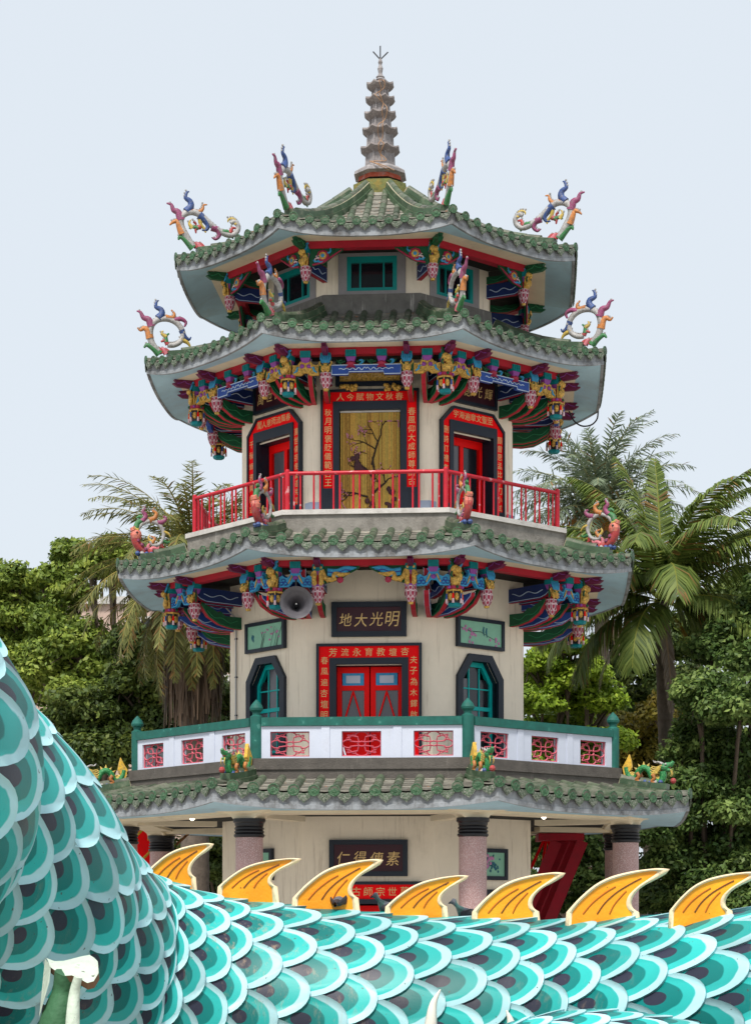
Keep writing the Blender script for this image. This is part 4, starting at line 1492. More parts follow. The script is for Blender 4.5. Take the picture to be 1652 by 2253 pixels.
# ---- tier under roof 2 (second floor)
ring_beam(5.76, 10.45, 10.64)
CLOUDP = cloud_panel_mesh('cloud', 0.80, 0.36)
SPAN2 = cloud_panel_mesh('dragon', 0.95, 0.44)
ARM_B2, ARM_G2, ARM_S2 = arm_mesh('blue', 1.45, 0.12), arm_mesh('green', 1.30, 0.12), arm_mesh('swept_blue', 1.35, 0.12)
A6 = 5.74 * COS
for v in VERT:
    ang = PI / 8 + v * PI / 4
    pendant(Rz(ang) @ T(0, -5.72, 0), 10.46, 9.94, 9.94, DRAGON, LANTERN, 0.6, 1.02, PLUM)
for k in NEAR:
    F = Rz(k * PI / 4)
    for s in (-1, 1):
        pendant(F @ T(s * 1.13, -A6, 0), 10.46, 9.97, 9.96, FIGS if k == 0 else LION, LOTUS, 0.52, 1.03, PLUM)
        link('carved_panel', CLOUDP, pagoda, F @ T(s * 1.68, -A6 - .02, 10.30))
        capital_only(F @ T(s * 1.68, -A6 - .02, 0), 10.56, False)
        if k == 0:
            link('spandrel', SPAN2, pagoda, F @ T(s * 1.06, -A6 - .02, 10.45) @ Matrix.Diagonal((-s, 1, 1, 1)))
        for (u, me, z) in ((1.12, ARM_B2, 10.02), (1.5, ARM_B2, 10.02), (1.15, ARM_G2, 9.42), (1.5, ARM_S2, 9.40)):
            link('bracket_arm', me, pagoda, F @ T(s * u, -A2, z))
for v in VERT:
    ang = PI / 8 + v * PI / 4
    link('bracket_arm', ARM_G2, pagoda, Rz(ang) @ T(0, -R2 + .03, 9.40))
    link('bracket_arm', ARM_S2, pagoda, Rz(ang) @ T(0, -R2 + .03, 9.86))
# ---- tier under roof 4
ring_beam(4.20, 18.66, 18.85)
SPAN4 = cloud_panel_mesh('flower', 0.86, 0.46)
ARM_B4, ARM_G4 = arm_mesh('blue', 1.0, 0.12), arm_mesh('green', 0.95, 0.12)
A7 = 4.18 * COS
for v in VERT:
    ang = PI / 8 + v * PI / 4
    p = pendant(Rz(ang) @ T(0, -4.16, 0), 18.67, 18.24, 18.24, DRAGON, LOTUS, 0.52, 0.95, PLUMG)
    link('bracket_arm', ARM_B4, pagoda, Rz(ang) @ T(0, -R4 + .03, 18.12))
    link('bracket_arm', ARM_G4, pagoda, Rz(ang) @ T(0, -R4 + .03, 18.50) @ Matrix.Diagonal((1, 1, .6, 1)))
for k in NEAR:
    F = Rz(k * PI / 4)
    for s in (-1, 1):
        link('spandrel', SPAN4, pagoda, F @ T(s * 1.50, -A7 - .02, 18.67) @ Matrix.Diagonal((-s, 1, 1, 1)))

# ------------------------------------------------------------------ roof ornaments (things standing on the hips)
oc = lambda n, c, **k: mat('ornament_' + n, c, .5, .25, 10, .4, 40, .4, dirt=((0.15, 0.14, 0.13), 16, .50, .62, .65), **k)
o_blue, o_org, o_red, o_yel, o_grn, o_pnk, o_wht, o_pur = (oc('blue', (.03, .07, .22)), oc('orange', (.46, .17, .04)), oc('red', (.36, .04, .04)), oc('yellow', (.50, .36, .07)),
    oc('green', (.03, .17, .05)), oc('pink', (.50, .14, .17)), oc('shell', (.36, .35, .34)), oc('plum', (.25, .05, .13)))
OM = {'b': o_blue, 'o': o_org, 'r': o_red, 'y': o_yel, 'g': o_grn, 'k': o_pnk, 'w': o_wht, 'p': o_pur}


THICK = [1.0]


def o2(mb, pts, r0, r1, mi=0, n=3, flat=.75, yo=0.0):
    r0, r1 = r0 * THICK[0], r1 * THICK[0]
    P = spline([(p[0], yo, p[1]) for p in pts], n)
    k = len(P)
    mb.tube(P, [r0 + (r1 - r0) * i / (k - 1) for i in range(k)], 6, mi, None, flat, (0, 1, 0))


def frill(mb, pts, r, mi=0, n=6):
    """bead edge along a curve"""
    P = spline([(p[0], 0, p[1]) for p in pts], n)
    for i, p in enumerate(P):
        if i % 2 == 0:
            mb.ball(p, r, mi, 5, 3)


SCROLL_A = [  # (colour, points(x outward, z up), r0, r1): flame scroll of the top roof
    ('w', [(.62, .0), (.80, .28), (.92, .52), (.90, .76), (.68, .90), (.42, .86), (.16, .66), (-.08, .50), (-.36, .40), (-.56, .48), (-.62, .66), (-.52, .78), (-.42, .72)], .075, .045),
    ('o', [(.88, .30), (.96, .50), (1.02, .62), (1.14, .58), (1.22, .50)], .085, .015),
    ('p', [(.92, .66), (1.0, .86), (1.12, .90), (1.18, 1.04), (1.30, 1.06)], .085, .015),
    ('b', [(.78, .90), (.66, 1.04), (.68, 1.18), (.80, 1.26), (.76, 1.40), (.70, 1.43)], .085, .012),
    ('o', [(.66, .94), (.44, .92), (.34, 1.02), (.32, 1.12), (.22, 1.14)], .055, .012),
    ('b', [(.44, .84), (.30, .74), (.20, .60), (.24, .48), (.36, .46)], .085, .015),
    ('p', [(.10, .56), (-.06, .50), (-.10, .36), (.0, .26), (.10, .30)], .075, .012),
    ('g', [(-.14, .46), (-.34, .48), (-.44, .38), (-.48, .32)], .055, .015),
    ('r', [(-.40, .46), (-.46, .60), (-.58, .60)], .05, .012),
    ('y', [(-.56, .70), (-.50, .84), (-.36, .82), (-.34, .74)], .045, .012),
    ('y', [(.42, .82), (.40, .62), (.30, .50), (.26, .40)], .05, .014),
    ('r', [(.40, .54), (.52, .48), (.52, .36)], .05, .014),
    ('g', [(.46, .50), (.64, .52), (.70, .46)], .045, .012),
    ('y', [(.62, .48), (.70, .60), (.66, .70)], .045, .012),
    ('r', [(.58, .66), (.52, .60), (.56, .54)], .03, .012),
    ('r', [(.30, -.02), (.38, .08), (.44, .14)], .05, .02), ('k', [(.40, -.02), (.48, .08), (.52, .14)], .06, .02), ('r', [(.50, -.02), (.56, .08), (.60, .12)], .05, .02),
    ('g', [(.60, -.04), (.74, .10), (.86, .20), (.96, .22), (.98, .14)], .08, .02),
]
SCROLL_B = [  # ring scroll of the third roof
    ('w', [(.42, .0), (.60, .22), (.66, .48), (.60, .74), (.40, .90), (.12, .92), (-.12, .80), (-.24, .58), (-.18, .36), (.0, .24), (.18, .22)], .07, .05),
    ('o', [(.66, .36), (.72, .56), (.82, .62), (.92, .56), (1.0, .62)], .085, .014),
    ('p', [(.62, .68), (.70, .86), (.84, .90), (.92, 1.04), (1.02, 1.06)], .085, .014),
    ('b', [(.44, .92), (.34, 1.04), (.36, 1.16), (.50, 1.22), (.48, 1.36), (.42, 1.40)], .085, .012),
    ('o', [(.24, .96), (.04, .96), (.0, 1.08), (.08, 1.18)], .065, .014),
    ('p', [(.0, .90), (-.18, .96), (-.32, .88), (-.28, .76)], .06, .02),
    ('b', [(-.20, .66), (-.28, .50), (-.40, .42), (-.46, .50)], .065, .014),
    ('y', [(-.18, .42), (-.36, .34), (-.44, .24)], .055, .02),
    ('r', [(.18, .24), (.26, .34), (.36, .30)], .05, .02), ('g', [(.22, .30), (.22, .46), (.14, .54)], .05, .016), ('y', [(.22, .44), (.34, .52), (.30, .60)], .045, .014),
    ('g', [(.40, -.04), (.56, .10), (.74, .18), (.82, .10)], .085, .02),
    ('r', [(.10, -.02), (.20, .08), (.26, .14)], .055, .02), ('k', [(.22, -.02), (.30, .10), (.34, .16)], .06, .02), ('r', [(.34, -.02), (.40, .10), (.44, .14)], .055, .02),
]


def scroll_orn(name, label, group, defs, M, scale):
    t = thing(name, label, 'roof ornament', M @ Matrix.Diagonal((scale, scale, scale, 1)), group)
    THICK[0] = 1.38
    for i, (c, pts, r0, r1) in enumerate(defs):
        mb = MB()
        o2(mb, pts, r0, r1)
        if i == 0:
            frill(mb, [(p[0] * 1.0, p[1] + .075) for p in pts], .036)
        else:
            frill(mb, [(p[0] + .03, p[1] + .05) for p in pts[:-1]], .032, 1, 4)
        mb.build('scroll_stem' if i == 0 else 'flame', [OM[c], o_wht], t)
    THICK[0] = 1.0
    return t


def carp(M, scale):
    t = thing('carp_ornament', 'red ceramic carp with curled ring tail on a hip below the balcony', 'fish statue', M @ Matrix.Diagonal((scale, scale, scale, 1)), 'carp on the second roof hips')
    mb = MB()
    o2(mb, [(.02, .10), (.18, .10), (.34, .18), (.46, .34), (.50, .52), (.46, .64)], .10, .15, 0, 3, .8)
    for i in range(18):
        a = i * .9
        mb.ball((.18 + .28 * (i / 18), .10 * math.sin(a) * .9, .14 + .30 * (i / 18)), .05, 1, 5, 3)
    mb.build('body', [o_red, o_pur], t)
    mb = MB()
    mb.ball((.47, 0, .56), .165, 0, 10, 6, None, (1, .8, 1.15))
    mb.tube([(.54, 0, .70), (.58, 0, .78)], [.10, .08], 8, 0)
    for s in (-1, 1):
        mb.ball((.47, s * .125, .62), .032, 1, 6, 4)
    mb.build('head', [oc('salmon', (.60, .17, .12)), m_black], t)
    mb = MB()
    mb.tube([(.42, 0, .70), (.52, 0, .74), (.58, 0, .74)], .05, 6, 0, None, 2.0, (0, 1, 0))
    mb.build('collar', [o_yel], t)
    for (c, pts, r0, r1) in (('w', [(.42, .74), (.26, .92), (.02, .98), (-.22, .86), (-.32, .62), (-.22, .36), (.0, .30), (.06, .42)], .06, .05),
                             ('g', [(.48, .74), (.42, .92), (.28, 1.0), (.36, 1.10), (.46, 1.04)], .10, .03), ('p', [(.30, .96), (.20, 1.12), (.28, 1.24), (.22, 1.34), (.28, 1.40)], .09, .014),
                             ('o', [(.10, 1.0), (-.06, 1.08), (-.10, 1.22), (.0, 1.28), (-.06, 1.38)], .09, .014), ('p', [(-.14, .94), (-.30, .98), (-.38, 1.08), (-.30, 1.14)], .08, .03),
                             ('y', [(-.30, .70), (-.44, .66), (-.52, .56)], .06, .014), ('g', [(-.30, .44), (-.42, .40), (-.50, .44)], .06, .016), ('r', [(-.24, .34), (-.30, .24), (-.40, .22)], .06, .016),
                             ('o', [(.02, .36), (-.06, .50), (.06, .56)], .06, .02), ('y', [(.04, .40), (.12, .50), (.08, .60)], .05, .016), ('k', [(.10, .12), (-.02, .22), (-.14, .20), (-.18, .28)], .08, .03), ('k', [(.14, .16), (.12, .30), (.04, .34)], .07, .02)):
        mb = MB()
        o2(mb, pts, r0, r1)
        if c in 'wpo':
            frill(mb, [(p[0], p[1] + .05) for p in pts[:-1]], .03, 1)
        mb.build('tail_ring' if c == 'w' else 'fin', [OM[c], o_wht], t)
    mb = MB()
    for i in range(9):
        mb.ball((-.08 + .065 * i, .06 * (-1) ** i, .04), .075, 0 if i % 3 else 1, 6, 4)
    mb.build('wave_base', [o_blue, o_wht], t)
    return t


def small_dragon(M, scale):
    t = thing('dragon_ornament', 'small green ceramic dragon on blue waves on a hip of the lowest roof', 'dragon statue', M @ Matrix.Diagonal((scale, scale, scale, 1)), 'dragons on the lowest roof hips')
    body = [(-.66, .44), (-.60, .24), (-.50, .14), (-.36, .16), (-.28, .34), (-.14, .44), (.02, .36), (.12, .18), (.24, .06), (.38, .06), (.44, .20), (.42, .34)]
    mb = MB()
    o2(mb, body, .085, .10, 0, 4, .95)
    mb.build('body', [mat('dragon_green_scales', (.02, .20, .06), .45, .5, 26, .6, 40, .4, dirt=((.35, .4, .2), 26, .56, .64, .6))], t)
    mb = MB()
    mb.ball((.46, 0, .46), .12, 0, 9, 6, None, (1.3, .9, .9))
    mb.tube([(.50, 0, .50), (.66, 0, .54), (.72, 0, .62)], [.09, .07, .045], 7, 0)
    mb.tube([(.48, 0, .40), (.62, 0, .38), (.68, 0, .36)], [.07, .05, .03], 7, 0)
    mb.tube([(.52, 0, .46), (.64, 0, .46)], [.05, .03], 6, 1)
    for s in (-1, 1):
        mb.ball((.52, s * .09, .54), .035, 2, 6, 4)
        o2(mb, [(.42, .54), (.30, .60), (.20, .58), (.14, .64)], .035, .01, 2, 3, 1, s * .07)
        o2(mb, [(.66, .40), (.70, .28), (.66, .20)], .02, .008, 3, 3, 1, s * .05)
    mb.build('head', [oc('dragon_face', (.03, .22, .07)), o_red, o_wht, o_yel], t)
    mb = MB()
    for i, s in enumerate((-1, 1)):
        for j in range(5):
            o2(mb, [(.42 - .03 * j, .50 - .05 * j), (.26 - .04 * j, .44 - .05 * j), (.10 - .02 * j, .48 - .04 * j)], .045, .012, 0, 3, .8, s * .06)
    mb.build('mane', [o_yel], t)
    P = spline([(p[0], 0, p[1]) for p in body], 4)
    mb = MB()
    for i in range(2, len(P) - 10, 2):
        d = Vector(P[i + 1]) - Vector(P[i - 1])
        nrm = Vector((-d.z, 0, d.x)).normalized()
        if nrm.z < -.2:
            nrm = -nrm
        mb.tube([Vector(P[i]) + nrm * .06, Vector(P[i]) + nrm * .17], [.05, .006], 5, 0)
    mb.build('dorsal_spines', [o_yel], t, kind='stuff')
    mb = MB()
    P = [(-.70, .20), (-.76, .44), (-.66, .62), (-.58, .80), (-.52, .62), (-.48, .44), (-.56, .30), (-.62, .22)]
    mb.prism(P, -.05, .05, 0)
    mb.build('tail_fin', [oc('tail_yellow', (.66, .40, .04))], t)
    for s in (-1, 1):
        for (x, z) in ((-.30, .16), (.16, .12)):
            mb = MB()
            o2(mb, [(x, z + .12), (x + .06, z + .02), (x - .02, z - .08), (x + .08, z - .1)], .06, .03, 0, 3, 1, s * .11)
            mb.build('claw', [o_org], t)
    mb = MB()
    for i in range(14):
        mb.ball((-.58 + .075 * i, .07 * (-1) ** i, .02 + .02 * math.sin(i * 2)), .075, (0, 0, 1)[i % 3], 6, 4)
    mb.build('wave_base', [o_blue, o_wht], t)
    mb = MB()
    mb.ball((.74, 0, .08), .085, 0, 9, 6)
    mb.build('pearl', [o_red], t)
    return t


HIPS = {-2: 'hip facing the shaggy palm', -1: 'hip above the conduit pipe', 0: 'hip above the bird painting', 1: 'hip facing the coconut palm'}
for v in (-2, -1, 0, 1):
    scroll_orn('flame_scroll_finial', 'branching flame scroll on the topmost roof, ' + HIPS[v], 'flame scrolls on the topmost roof hips', SCROLL_A,
               PM @ roof4.hip_frame(v, 4.55) @ T(0, 0, roof4.rh - .10), 1.0)
    scroll_orn('ring_scroll_finial', 'curled ring scroll on the third roof, ' + HIPS[v], 'ring scrolls on the third roof hips', SCROLL_B,
               PM @ roof3.hip_frame(v, 5.65) @ T(0, 0, roof3.rh - .10), 0.97)
    carp(PM @ roof2.hip_frame(v, 6.22) @ T(0, 0, roof2.rh - .10), 0.92)['label'] = 'red carp with ring tail below the railing, ' + HIPS[v]
    small_dragon(PM @ roof1.hip_frame(v, 7.55) @ T(0, 0, roof1.rh - .06) @ Matrix.Rotation(.05, 4, 'Y'), 0.90)['label'] = 'small green dragon on blue waves on the lowest roof, ' + HIPS[v]

# ------------------------------------------------------------------ loudspeaker, conduit, cable, lamps
c = at(652, 1327, 49.1)
t = thing('horn_loudspeaker', 'round dark metal horn loudspeaker hanging under the second eave', 'loudspeaker', T(*c) @ Matrix.Rotation(-.10, 4, 'X') @ Rz(.06))
H = Matrix.Rotation(PI / 2, 4, 'X')      # lathe axis +z -> -y
mb = MB()
mb.lathe([(.07, -.55), (.09, -.42), (.14, -.25), (.22, -.10), (.32, .0), (.385, .05), (.40, .06), (.39, .045), (.31, -.03), (.2, -.13), (.12, -.28), (.06, -.42), (.01, -.43)], 28, 0, H)
mb.build('horn', [mat('charcoal_speaker_paint', (.085, .08, .09), .38, .2, 5, spec=.5, dirt=((.28, .28, .3), 8, .62, .75, .4))], t)
mb = MB()
mb.lathe([(.05, -.42), (.05, -.2), (.035, -.12), (.02, -.10), (.004, -.10)], 12, 0, H)
mb.ball((0, .09, 0), .022, 1, 6, 4)
mb.build('reflex_driver', [m_black, m_conduit], t)
mb = MB()
mb.lathe([(.13, -.8), (.15, -.78), (.15, -.58), (.09, -.54)], 16, 0, H)
mb.build('driver_housing', [m_conduit], t)
mb = MB()
mb.tube([(0, .45, .0), (0, .5, .25), (0, .5, .72)], .025, 5)
mb.build('mount_bracket', [m_rod], t)
mb = MB()
px = [(-1.30, z) for z in (5.75, 7.0, 8.2, 9.2, 9.75)]
mb.tube([(u, -A2 - .03, z) for u, z in px] + [(-1.30, -A2 - .35, 9.98)], .022, 6, 0)
cond = mb.build('conduit_pipe', [m_conduit], None, PM @ Rz(-PI / 4))
tag(cond, 'thin grey conduit pipe running up the cream wall beside the orchid panel', 'pipe')
for z in (6.2, 7.2, 8.2, 9.2):
    mb = MB()
    mb.box((-1.30, -A2 - .02, z), (.08, .05, .035))
    mb.build('pipe_clip', [m_rod], cond)
mb = MB()
pts = [at(1252, 905, 56.0), at(1262, 925, 55.6), at(1280, 937, 55.2), at(1300, 935, 54.8), at(1313, 922, 54.4), at(1316, 905, 54.2)]
mb.tube(spline(pts, 5), .022, 5)
tag(mb.build('hanging_cable', [m_rod]), 'dark cable looping below the corner of the third eave', 'cable')
for k in (-1, 1):
    M = PM @ Rz(k * PI / 4) @ T(-0.15 * k, -6.3, 4.42)
    t = thing('ceiling_lamp', 'lit round ceiling lamp under the lowest roof on the %s bay' % ('granite corner' if k > 0 else 'yellow barred'), 'lamp', M, 'ceiling lamps under the lowest roof')
    mb = MB()
    mb.lathe([(.11, .04), (.11, -.02), (.09, -.03)], 12)
    mb.build('base', [m_coping], t)
    mb = MB()
    mb.ball((0, 0, -.05), .065, 0, 12, 8)
    mb.build('bulb', [mat('lit_bulb', (1, .9, .75), .4, 0, 1, emit=2.0)], t)
# ------------------------------------------------------------------ the big foreground dragon
# centre line in eye coordinates: x right, d away from the eye, z above the eye, radius
DRAGON_LINE = [(6.3, 11.9, -.62, .95), (4.7, 13.2, -.71, .95), (3.1, 14.3, -.83, .95), (1.7, 15.25, -.925, .95), (.55, 15.6, -.93, .96), (-.45, 15.7, -.87, .98), (-1.4, 15.6, -.78, 1.0), (-2.2, 15.2, -.54, 1.05),
               (-2.66, 14.5, -.09, 1.10), (-2.88, 13.8, .33, 1.15), (-3.12, 13.15, .63, 1.17), (-3.28, 12.5, .82, 1.18), (-3.14, 11.7, .92, 1.18), (-3.30, 11.0, .94, 1.18), (-4.0, 10.5, .90, 1.18), (-5.2, 10.3, .8, 1.18)]
DL = [(CAMX + x, -DIST + d, EYE + z, r) for (x, d, z, r) in DRAGON_LINE][::-1]      # from the left loop to the right
dl = np.array(spline(DL, 24))
seg = np.linalg.norm(np.diff(dl[:, :3], axis=0), axis=1)
S = np.concatenate([[0], np.cumsum(seg)])
SL = S[-1]
# parallel-transport frame
tan = np.gradient(dl[:, :3], axis=0)
tan /= np.linalg.norm(tan, axis=1)[:, None]
nor = np.zeros_like(tan)
i0 = int(np.argmin(np.abs(dl[:, 0] - 1.0)))        # start from a known upright section on the right


def upright(t):
    u = np.array([0, 0, 1.0]) - t * t[2]
    return u / np.linalg.norm(u)


nor[i0] = upright(tan[i0])
for rng in (range(i0 + 1, len(dl)), range(i0 - 1, -1, -1)):
    pv = nor[i0]
    for i in rng:
        pv = pv - tan[i] * pv.dot(tan[i])
        pv = pv / np.linalg.norm(pv)
        nor[i] = pv
bin_ = np.cross(tan, nor)


def body_at(s, phi, off=0.0):
    """point on the dragon's skin: s metres along, phi round from the crest, off metres out"""
    i = np.interp(s, S, np.arange(len(S)))
    a = int(min(max(math.floor(i), 0), len(S) - 2))
    f = i - a
    c = dl[a] * (1 - f) + dl[a + 1] * f
    n = nor[a] * (1 - f) + nor[a + 1] * f
    b = bin_[a] * (1 - f) + bin_[a + 1] * f
    d = n * math.cos(phi) + b * math.sin(phi)
    d = d / np.linalg.norm(d)
    return c[:3] + d * (c[3] + off), d


def scale_material():
    m = bpy.data.materials.new('painted_dragon_scale')
    m.use_nodes = True
    t = m.node_tree
    N, L = t.nodes, t.links
    b = N['Principled BSDF']
    uv = N.new('ShaderNodeUVMap')
    sp_ = N.new('ShaderNodeSeparateXYZ')
    L.new(uv.outputs[0], sp_.inputs[0])
    geo = N.new('ShaderNodeNewGeometry')
    wob = N.new('ShaderNodeTexNoise')
    wob.inputs['Scale'].default_value = 5
    L.new(geo.outputs['Position'], wob.inputs['Vector'])

    def mth(op, a, bb=None):
        n = N.new('ShaderNodeMath')
        n.operation = op
        for i, v in enumerate((a, bb)):
            if v is None:
                continue
            if isinstance(v, (int, float)):
                n.inputs[i].default_value = v
            else:
                L.new(v, n.inputs[i])
        return n.outputs[0]
    x, y = sp_.outputs[0], sp_.outputs[1]          # x along 0..1, y across -1..1
    wv = mth('MULTIPLY', mth('SUBTRACT', wob.outputs[0], .5), .15)
    rho = mth('ADD', mth('SQRT', mth('ADD', mth('MULTIPLY', x, x), mth('MULTIPLY', y, y))), wv)
    px_ = mth('DIVIDE', mth('SUBTRACT', x, .22), .185)
    py_ = mth('DIVIDE', y, .24)
    pup = mth('ADD', mth('SQRT', mth('ADD', mth('MULTIPLY', px_, px_), mth('MULTIPLY', py_, py_))), mth('MULTIPLY', wv, 2))

    def col(c):
        r = N.new('ShaderNodeRGB')
        r.outputs[0].default_value = (*c, 1)
        return r.outputs[0]

    def mix(f, a, bb):
        n = N.new('ShaderNodeMixRGB')
        L.new(f, n.inputs[0])
        L.new(a, n.inputs[1])
        L.new(bb, n.inputs[2])
        return n.outputs[0]

    def step(v, e, w=.012):
        r = N.new('ShaderNodeMapRange')
        r.inputs[1].default_value = e - w
        r.inputs[2].default_value = e + w
        L.new(v, r.inputs[0])
        return r.outputs[0]
    c = mix(step(rho, .64), col((.001, .155, .145)), col((.02, .37, .345)))
    c = mix(step(rho, .85), c, col((.36, .60, .64)))
    c = mix(step(pup, 1.0, .03), col((.022, .024, .042)), c)
    # worn paint: sun-bleached cloud, brown rubs and scratches along the flow of the rain
    n1 = N.new('ShaderNodeTexNoise')
    n1.inputs['Scale'].default_value = 1.1
    n1.inputs['Detail'].default_value = 6
    L.new(geo.outputs['Position'], n1.inputs['Vector'])
    c2 = N.new('ShaderNodeHueSaturation')
    L.new(c, c2.inputs['Color'])
    mr = N.new('ShaderNodeMapRange')
    mr.inputs[1].default_value = .3
    mr.inputs[2].default_value = .7
    mr.inputs[3].default_value = .86
    mr.inputs[4].default_value = 1.14
    L.new(n1.outputs[0], mr.inputs[0])
    L.new(mr.outputs[0], c2.inputs['Value'])
    oi = N.new('ShaderNodeObjectInfo')
    c3 = N.new('ShaderNodeHueSaturation')
    L.new(c2.outputs[0], c3.inputs['Color'])
    mr2 = N.new('ShaderNodeMapRange')
    mr2.inputs[3].default_value = .76
    mr2.inputs[4].default_value = 1.18
    L.new(oi.outputs['Random'], mr2.inputs[0])
    L.new(mr2.outputs[0], c3.inputs['Value'])
    mp = N.new('ShaderNodeMapping')
    mp.inputs['Scale'].default_value = (9, 9, 1.4)
    mp.inputs['Rotation'].default_value = (.1, .25, 0)
    L.new(geo.outputs['Position'], mp.inputs[0])
    n2 = N.new('ShaderNodeTexNoise')
    n2.inputs['Scale'].default_value = 1.6
    n2.inputs['Detail'].default_value = 9
    n2.inputs['Roughness'].default_value = .75
    L.new(mp.outputs[0], n2.inputs['Vector'])
    n3 = N.new('ShaderNodeTexNoise')
    n3.inputs['Scale'].default_value = .55
    n3.inputs['Detail'].default_value = 2
    L.new(geo.outputs['Position'], n3.inputs['Vector'])
    rub = mth('MULTIPLY', step(n2.outputs[0], .60, .07), step(n3.outputs[0], .60, .08))
    c4 = mix(mth('MULTIPLY', rub, .55), c3.outputs[0], col((.42, .30, .20)))
    n4 = N.new('ShaderNodeTexNoise')
    n4.inputs['Scale'].default_value = 7
    n4.inputs['Detail'].default_value = 10
    n4.inputs['Roughness'].default_value = .8
    L.new(geo.outputs['Position'], n4.inputs['Vector'])
    chip = step(n4.outputs[0], .70, .015)
    c5 = mix(mth('MULTIPLY', chip, .7), c4, col((.55, .55, .5)))
    n5 = N.new('ShaderNodeTexNoise')
    n5.inputs['Scale'].default_value = 30
    n5.inputs['Detail'].default_value = 2
    L.new(geo.outputs['Position'], n5.inputs['Vector'])
    c6 = mix(mth('MULTIPLY', step(n5.outputs[0], .73, .01), .8), c5, col((.06, .05, .04)))
    L.new(c6, b.inputs['Base Color'])
    b.inputs['Roughness'].default_value = .42
    b.inputs['Specular IOR Level'].default_value = .28
    bp = N.new('ShaderNodeBump')
    bp.inputs['Strength'].default_value = .12
    bp.inputs['Distance'].default_value = .02
    L.new(n4.outputs[0], bp.inputs['Height'])
    L.new(bp.outputs[0], b.inputs['Normal'])
    return m


m_scale = scale_material()
m_skin = mat('dark_teal_dragon_skin', (.03, .22, .21), .5, .3, 3, .3, 20)
dragon = thing('dragon_sculpture', 'huge turquoise dragon body with painted scales looping in front of the pagoda', 'dragon sculpture', T(1.0, -39.4, 0.0))
DINV = Vector((-1.0, 39.4, 0.0))
mb = MB()
nphi = 28
rows = list(range(0, len(dl), 4))
vs = []
for i in rows:
    for j in range(nphi):
        p, d = body_at(S[i], 2 * PI * j / nphi, -0.03)
        vs.append(Vector(p) + DINV)
mb.add(vs, [(a * nphi + j, a * nphi + (j + 1) % nphi, (a + 1) * nphi + (j + 1) % nphi, (a + 1) * nphi + j) for a in range(len(rows) - 1) for j in range(nphi)], 0, True)
mb.build('body', [m_skin], dragon)

LSC, NPHI, DS = 0.51, 16, 0.295
SHAPE = [(-0.16, 0.97), (0.04, 1.0), (0.28, 0.975), (0.48, 0.905), (0.64, 0.80), (0.78, 0.665), (0.88, 0.52), (0.945, 0.37), (0.985, 0.2), (1.0, 0.0)]     # (along, half width)


def scale_geo(s0, ph0, fn, L_, wphi, lift=.036, tuck=.012, rnd=None):
    """one tongue-shaped scale wrapped on the skin; fn(s, phi, off) gives points. returns verts, faces, uvs"""
    W5 = (-1, -.55, 0, .55, 1)
    vs, uv, fs = [], [], []
    for (fx, fw) in SHAPE[:-1]:
        for w in W5:
            o_ = tuck + lift * max(fx, 0) ** 1.2 - .02 * (fx < 0) + .004 * (1 - w * w)
            vs.append(fn(s0 + fx * L_, ph0 + w * fw * wphi, o_))
            uv.append((fx, w * fw))
    n = len(SHAPE) - 1
    vs.append(fn(s0 + L_, ph0, tuck + lift))
    uv.append((1.0, 0.0))
    for i in range(n - 1):
        for j in range(4):
            fs.append((i * 5 + j, i * 5 + j + 1, (i + 1) * 5 + j + 1, (i + 1) * 5 + j))
    k = (n - 1) * 5
    for j in range(4):
        fs.append((k + j, k + j + 1, n * 5))
    # rolled edge turned down to the skin
    rim = [i * 5 for i in range(n)] + [n * 5] + [i * 5 + 4 for i in range(n - 1, -1, -1)]
    base = len(vs)
    for r_ in rim:
        fx, w = uv[r_]
        vs.append(fn(s0 + fx * L_ * .99, ph0 + w * wphi * .99, max(-.02, tuck + lift * fx - .04)))
        uv.append((fx, w))
    for i in range(len(rim) - 1):
        fs.append((rim[i + 1], rim[i], base + i, base + i + 1))
    return vs, fs, uv


def scale_mesh(parts, name):
    me = bpy.data.meshes.new(name)
    V, F, U = [], [], []
    for vs, fs, uv in parts:
        o_ = len(V)
        V += [tuple(v) for v in vs]
        U += uv
        F += [tuple(i + o_ for i in f) for f in fs]
    me.from_pydata(V, [], F)
    ul = me.uv_layers.new(name='UVMap')
    li = np.zeros(len(me.loops), dtype=np.int32)
    me.loops.foreach_get('vertex_index', li)
    ul.data.foreach_set('uv', np.array(U, dtype=np.float32)[li].ravel())
    me.polygons.foreach_set('use_smooth', [True] * len(F))
    me.materials.append(m_scale)
    me.update()
    return me


def skin(s, phi, off):
    p, d = body_at(s, phi, off)
    return Vector(p) + DINV


EYEP = Vector((CAMX, -DIST, EYE))
cand = []
nrow = int(SL / DS)
sr = random.Random(21)
for i in range(1, nrow - 2):
    for j in range(NPHI):
        ph = (j + (.5 if i % 2 else 0)) * 2 * PI / NPHI + sr.uniform(-.02, .02)
        s0 = i * DS + sr.uniform(-.02, .02)
        p, d = body_at(s0 + .5 * LSC, ph, 0)
        p = Vector(p)
        v = p - EYEP
        dep = v.y
        facing = -v.normalized().dot(Vector(d))
        X, Y = XC + FPX * v.x / dep, YH - FPX * v.z / dep
        inview = -130 < X < 1780 and 1330 < Y < 2380 and facing > -.12
        area = max(0.02, facing) / dep ** 2 if inview else 0
        cand.append((area, i, j, s0, ph))
cand.sort(reverse=True)
rest = []
for n_, (area, i, j, s0, ph) in enumerate(cand):
    g_ = scale_geo(s0, ph, skin, LSC * sr.uniform(.96, 1.05), PI / NPHI * 1.12)
    if n_ < 300 and area > 0:
        link('scale', scale_mesh([g_], 'scale'), dragon)
    else:
        rest.append(g_)
link('scale_cover', scale_mesh(rest, 'scale_cover'), dragon, None, kind='stuff')

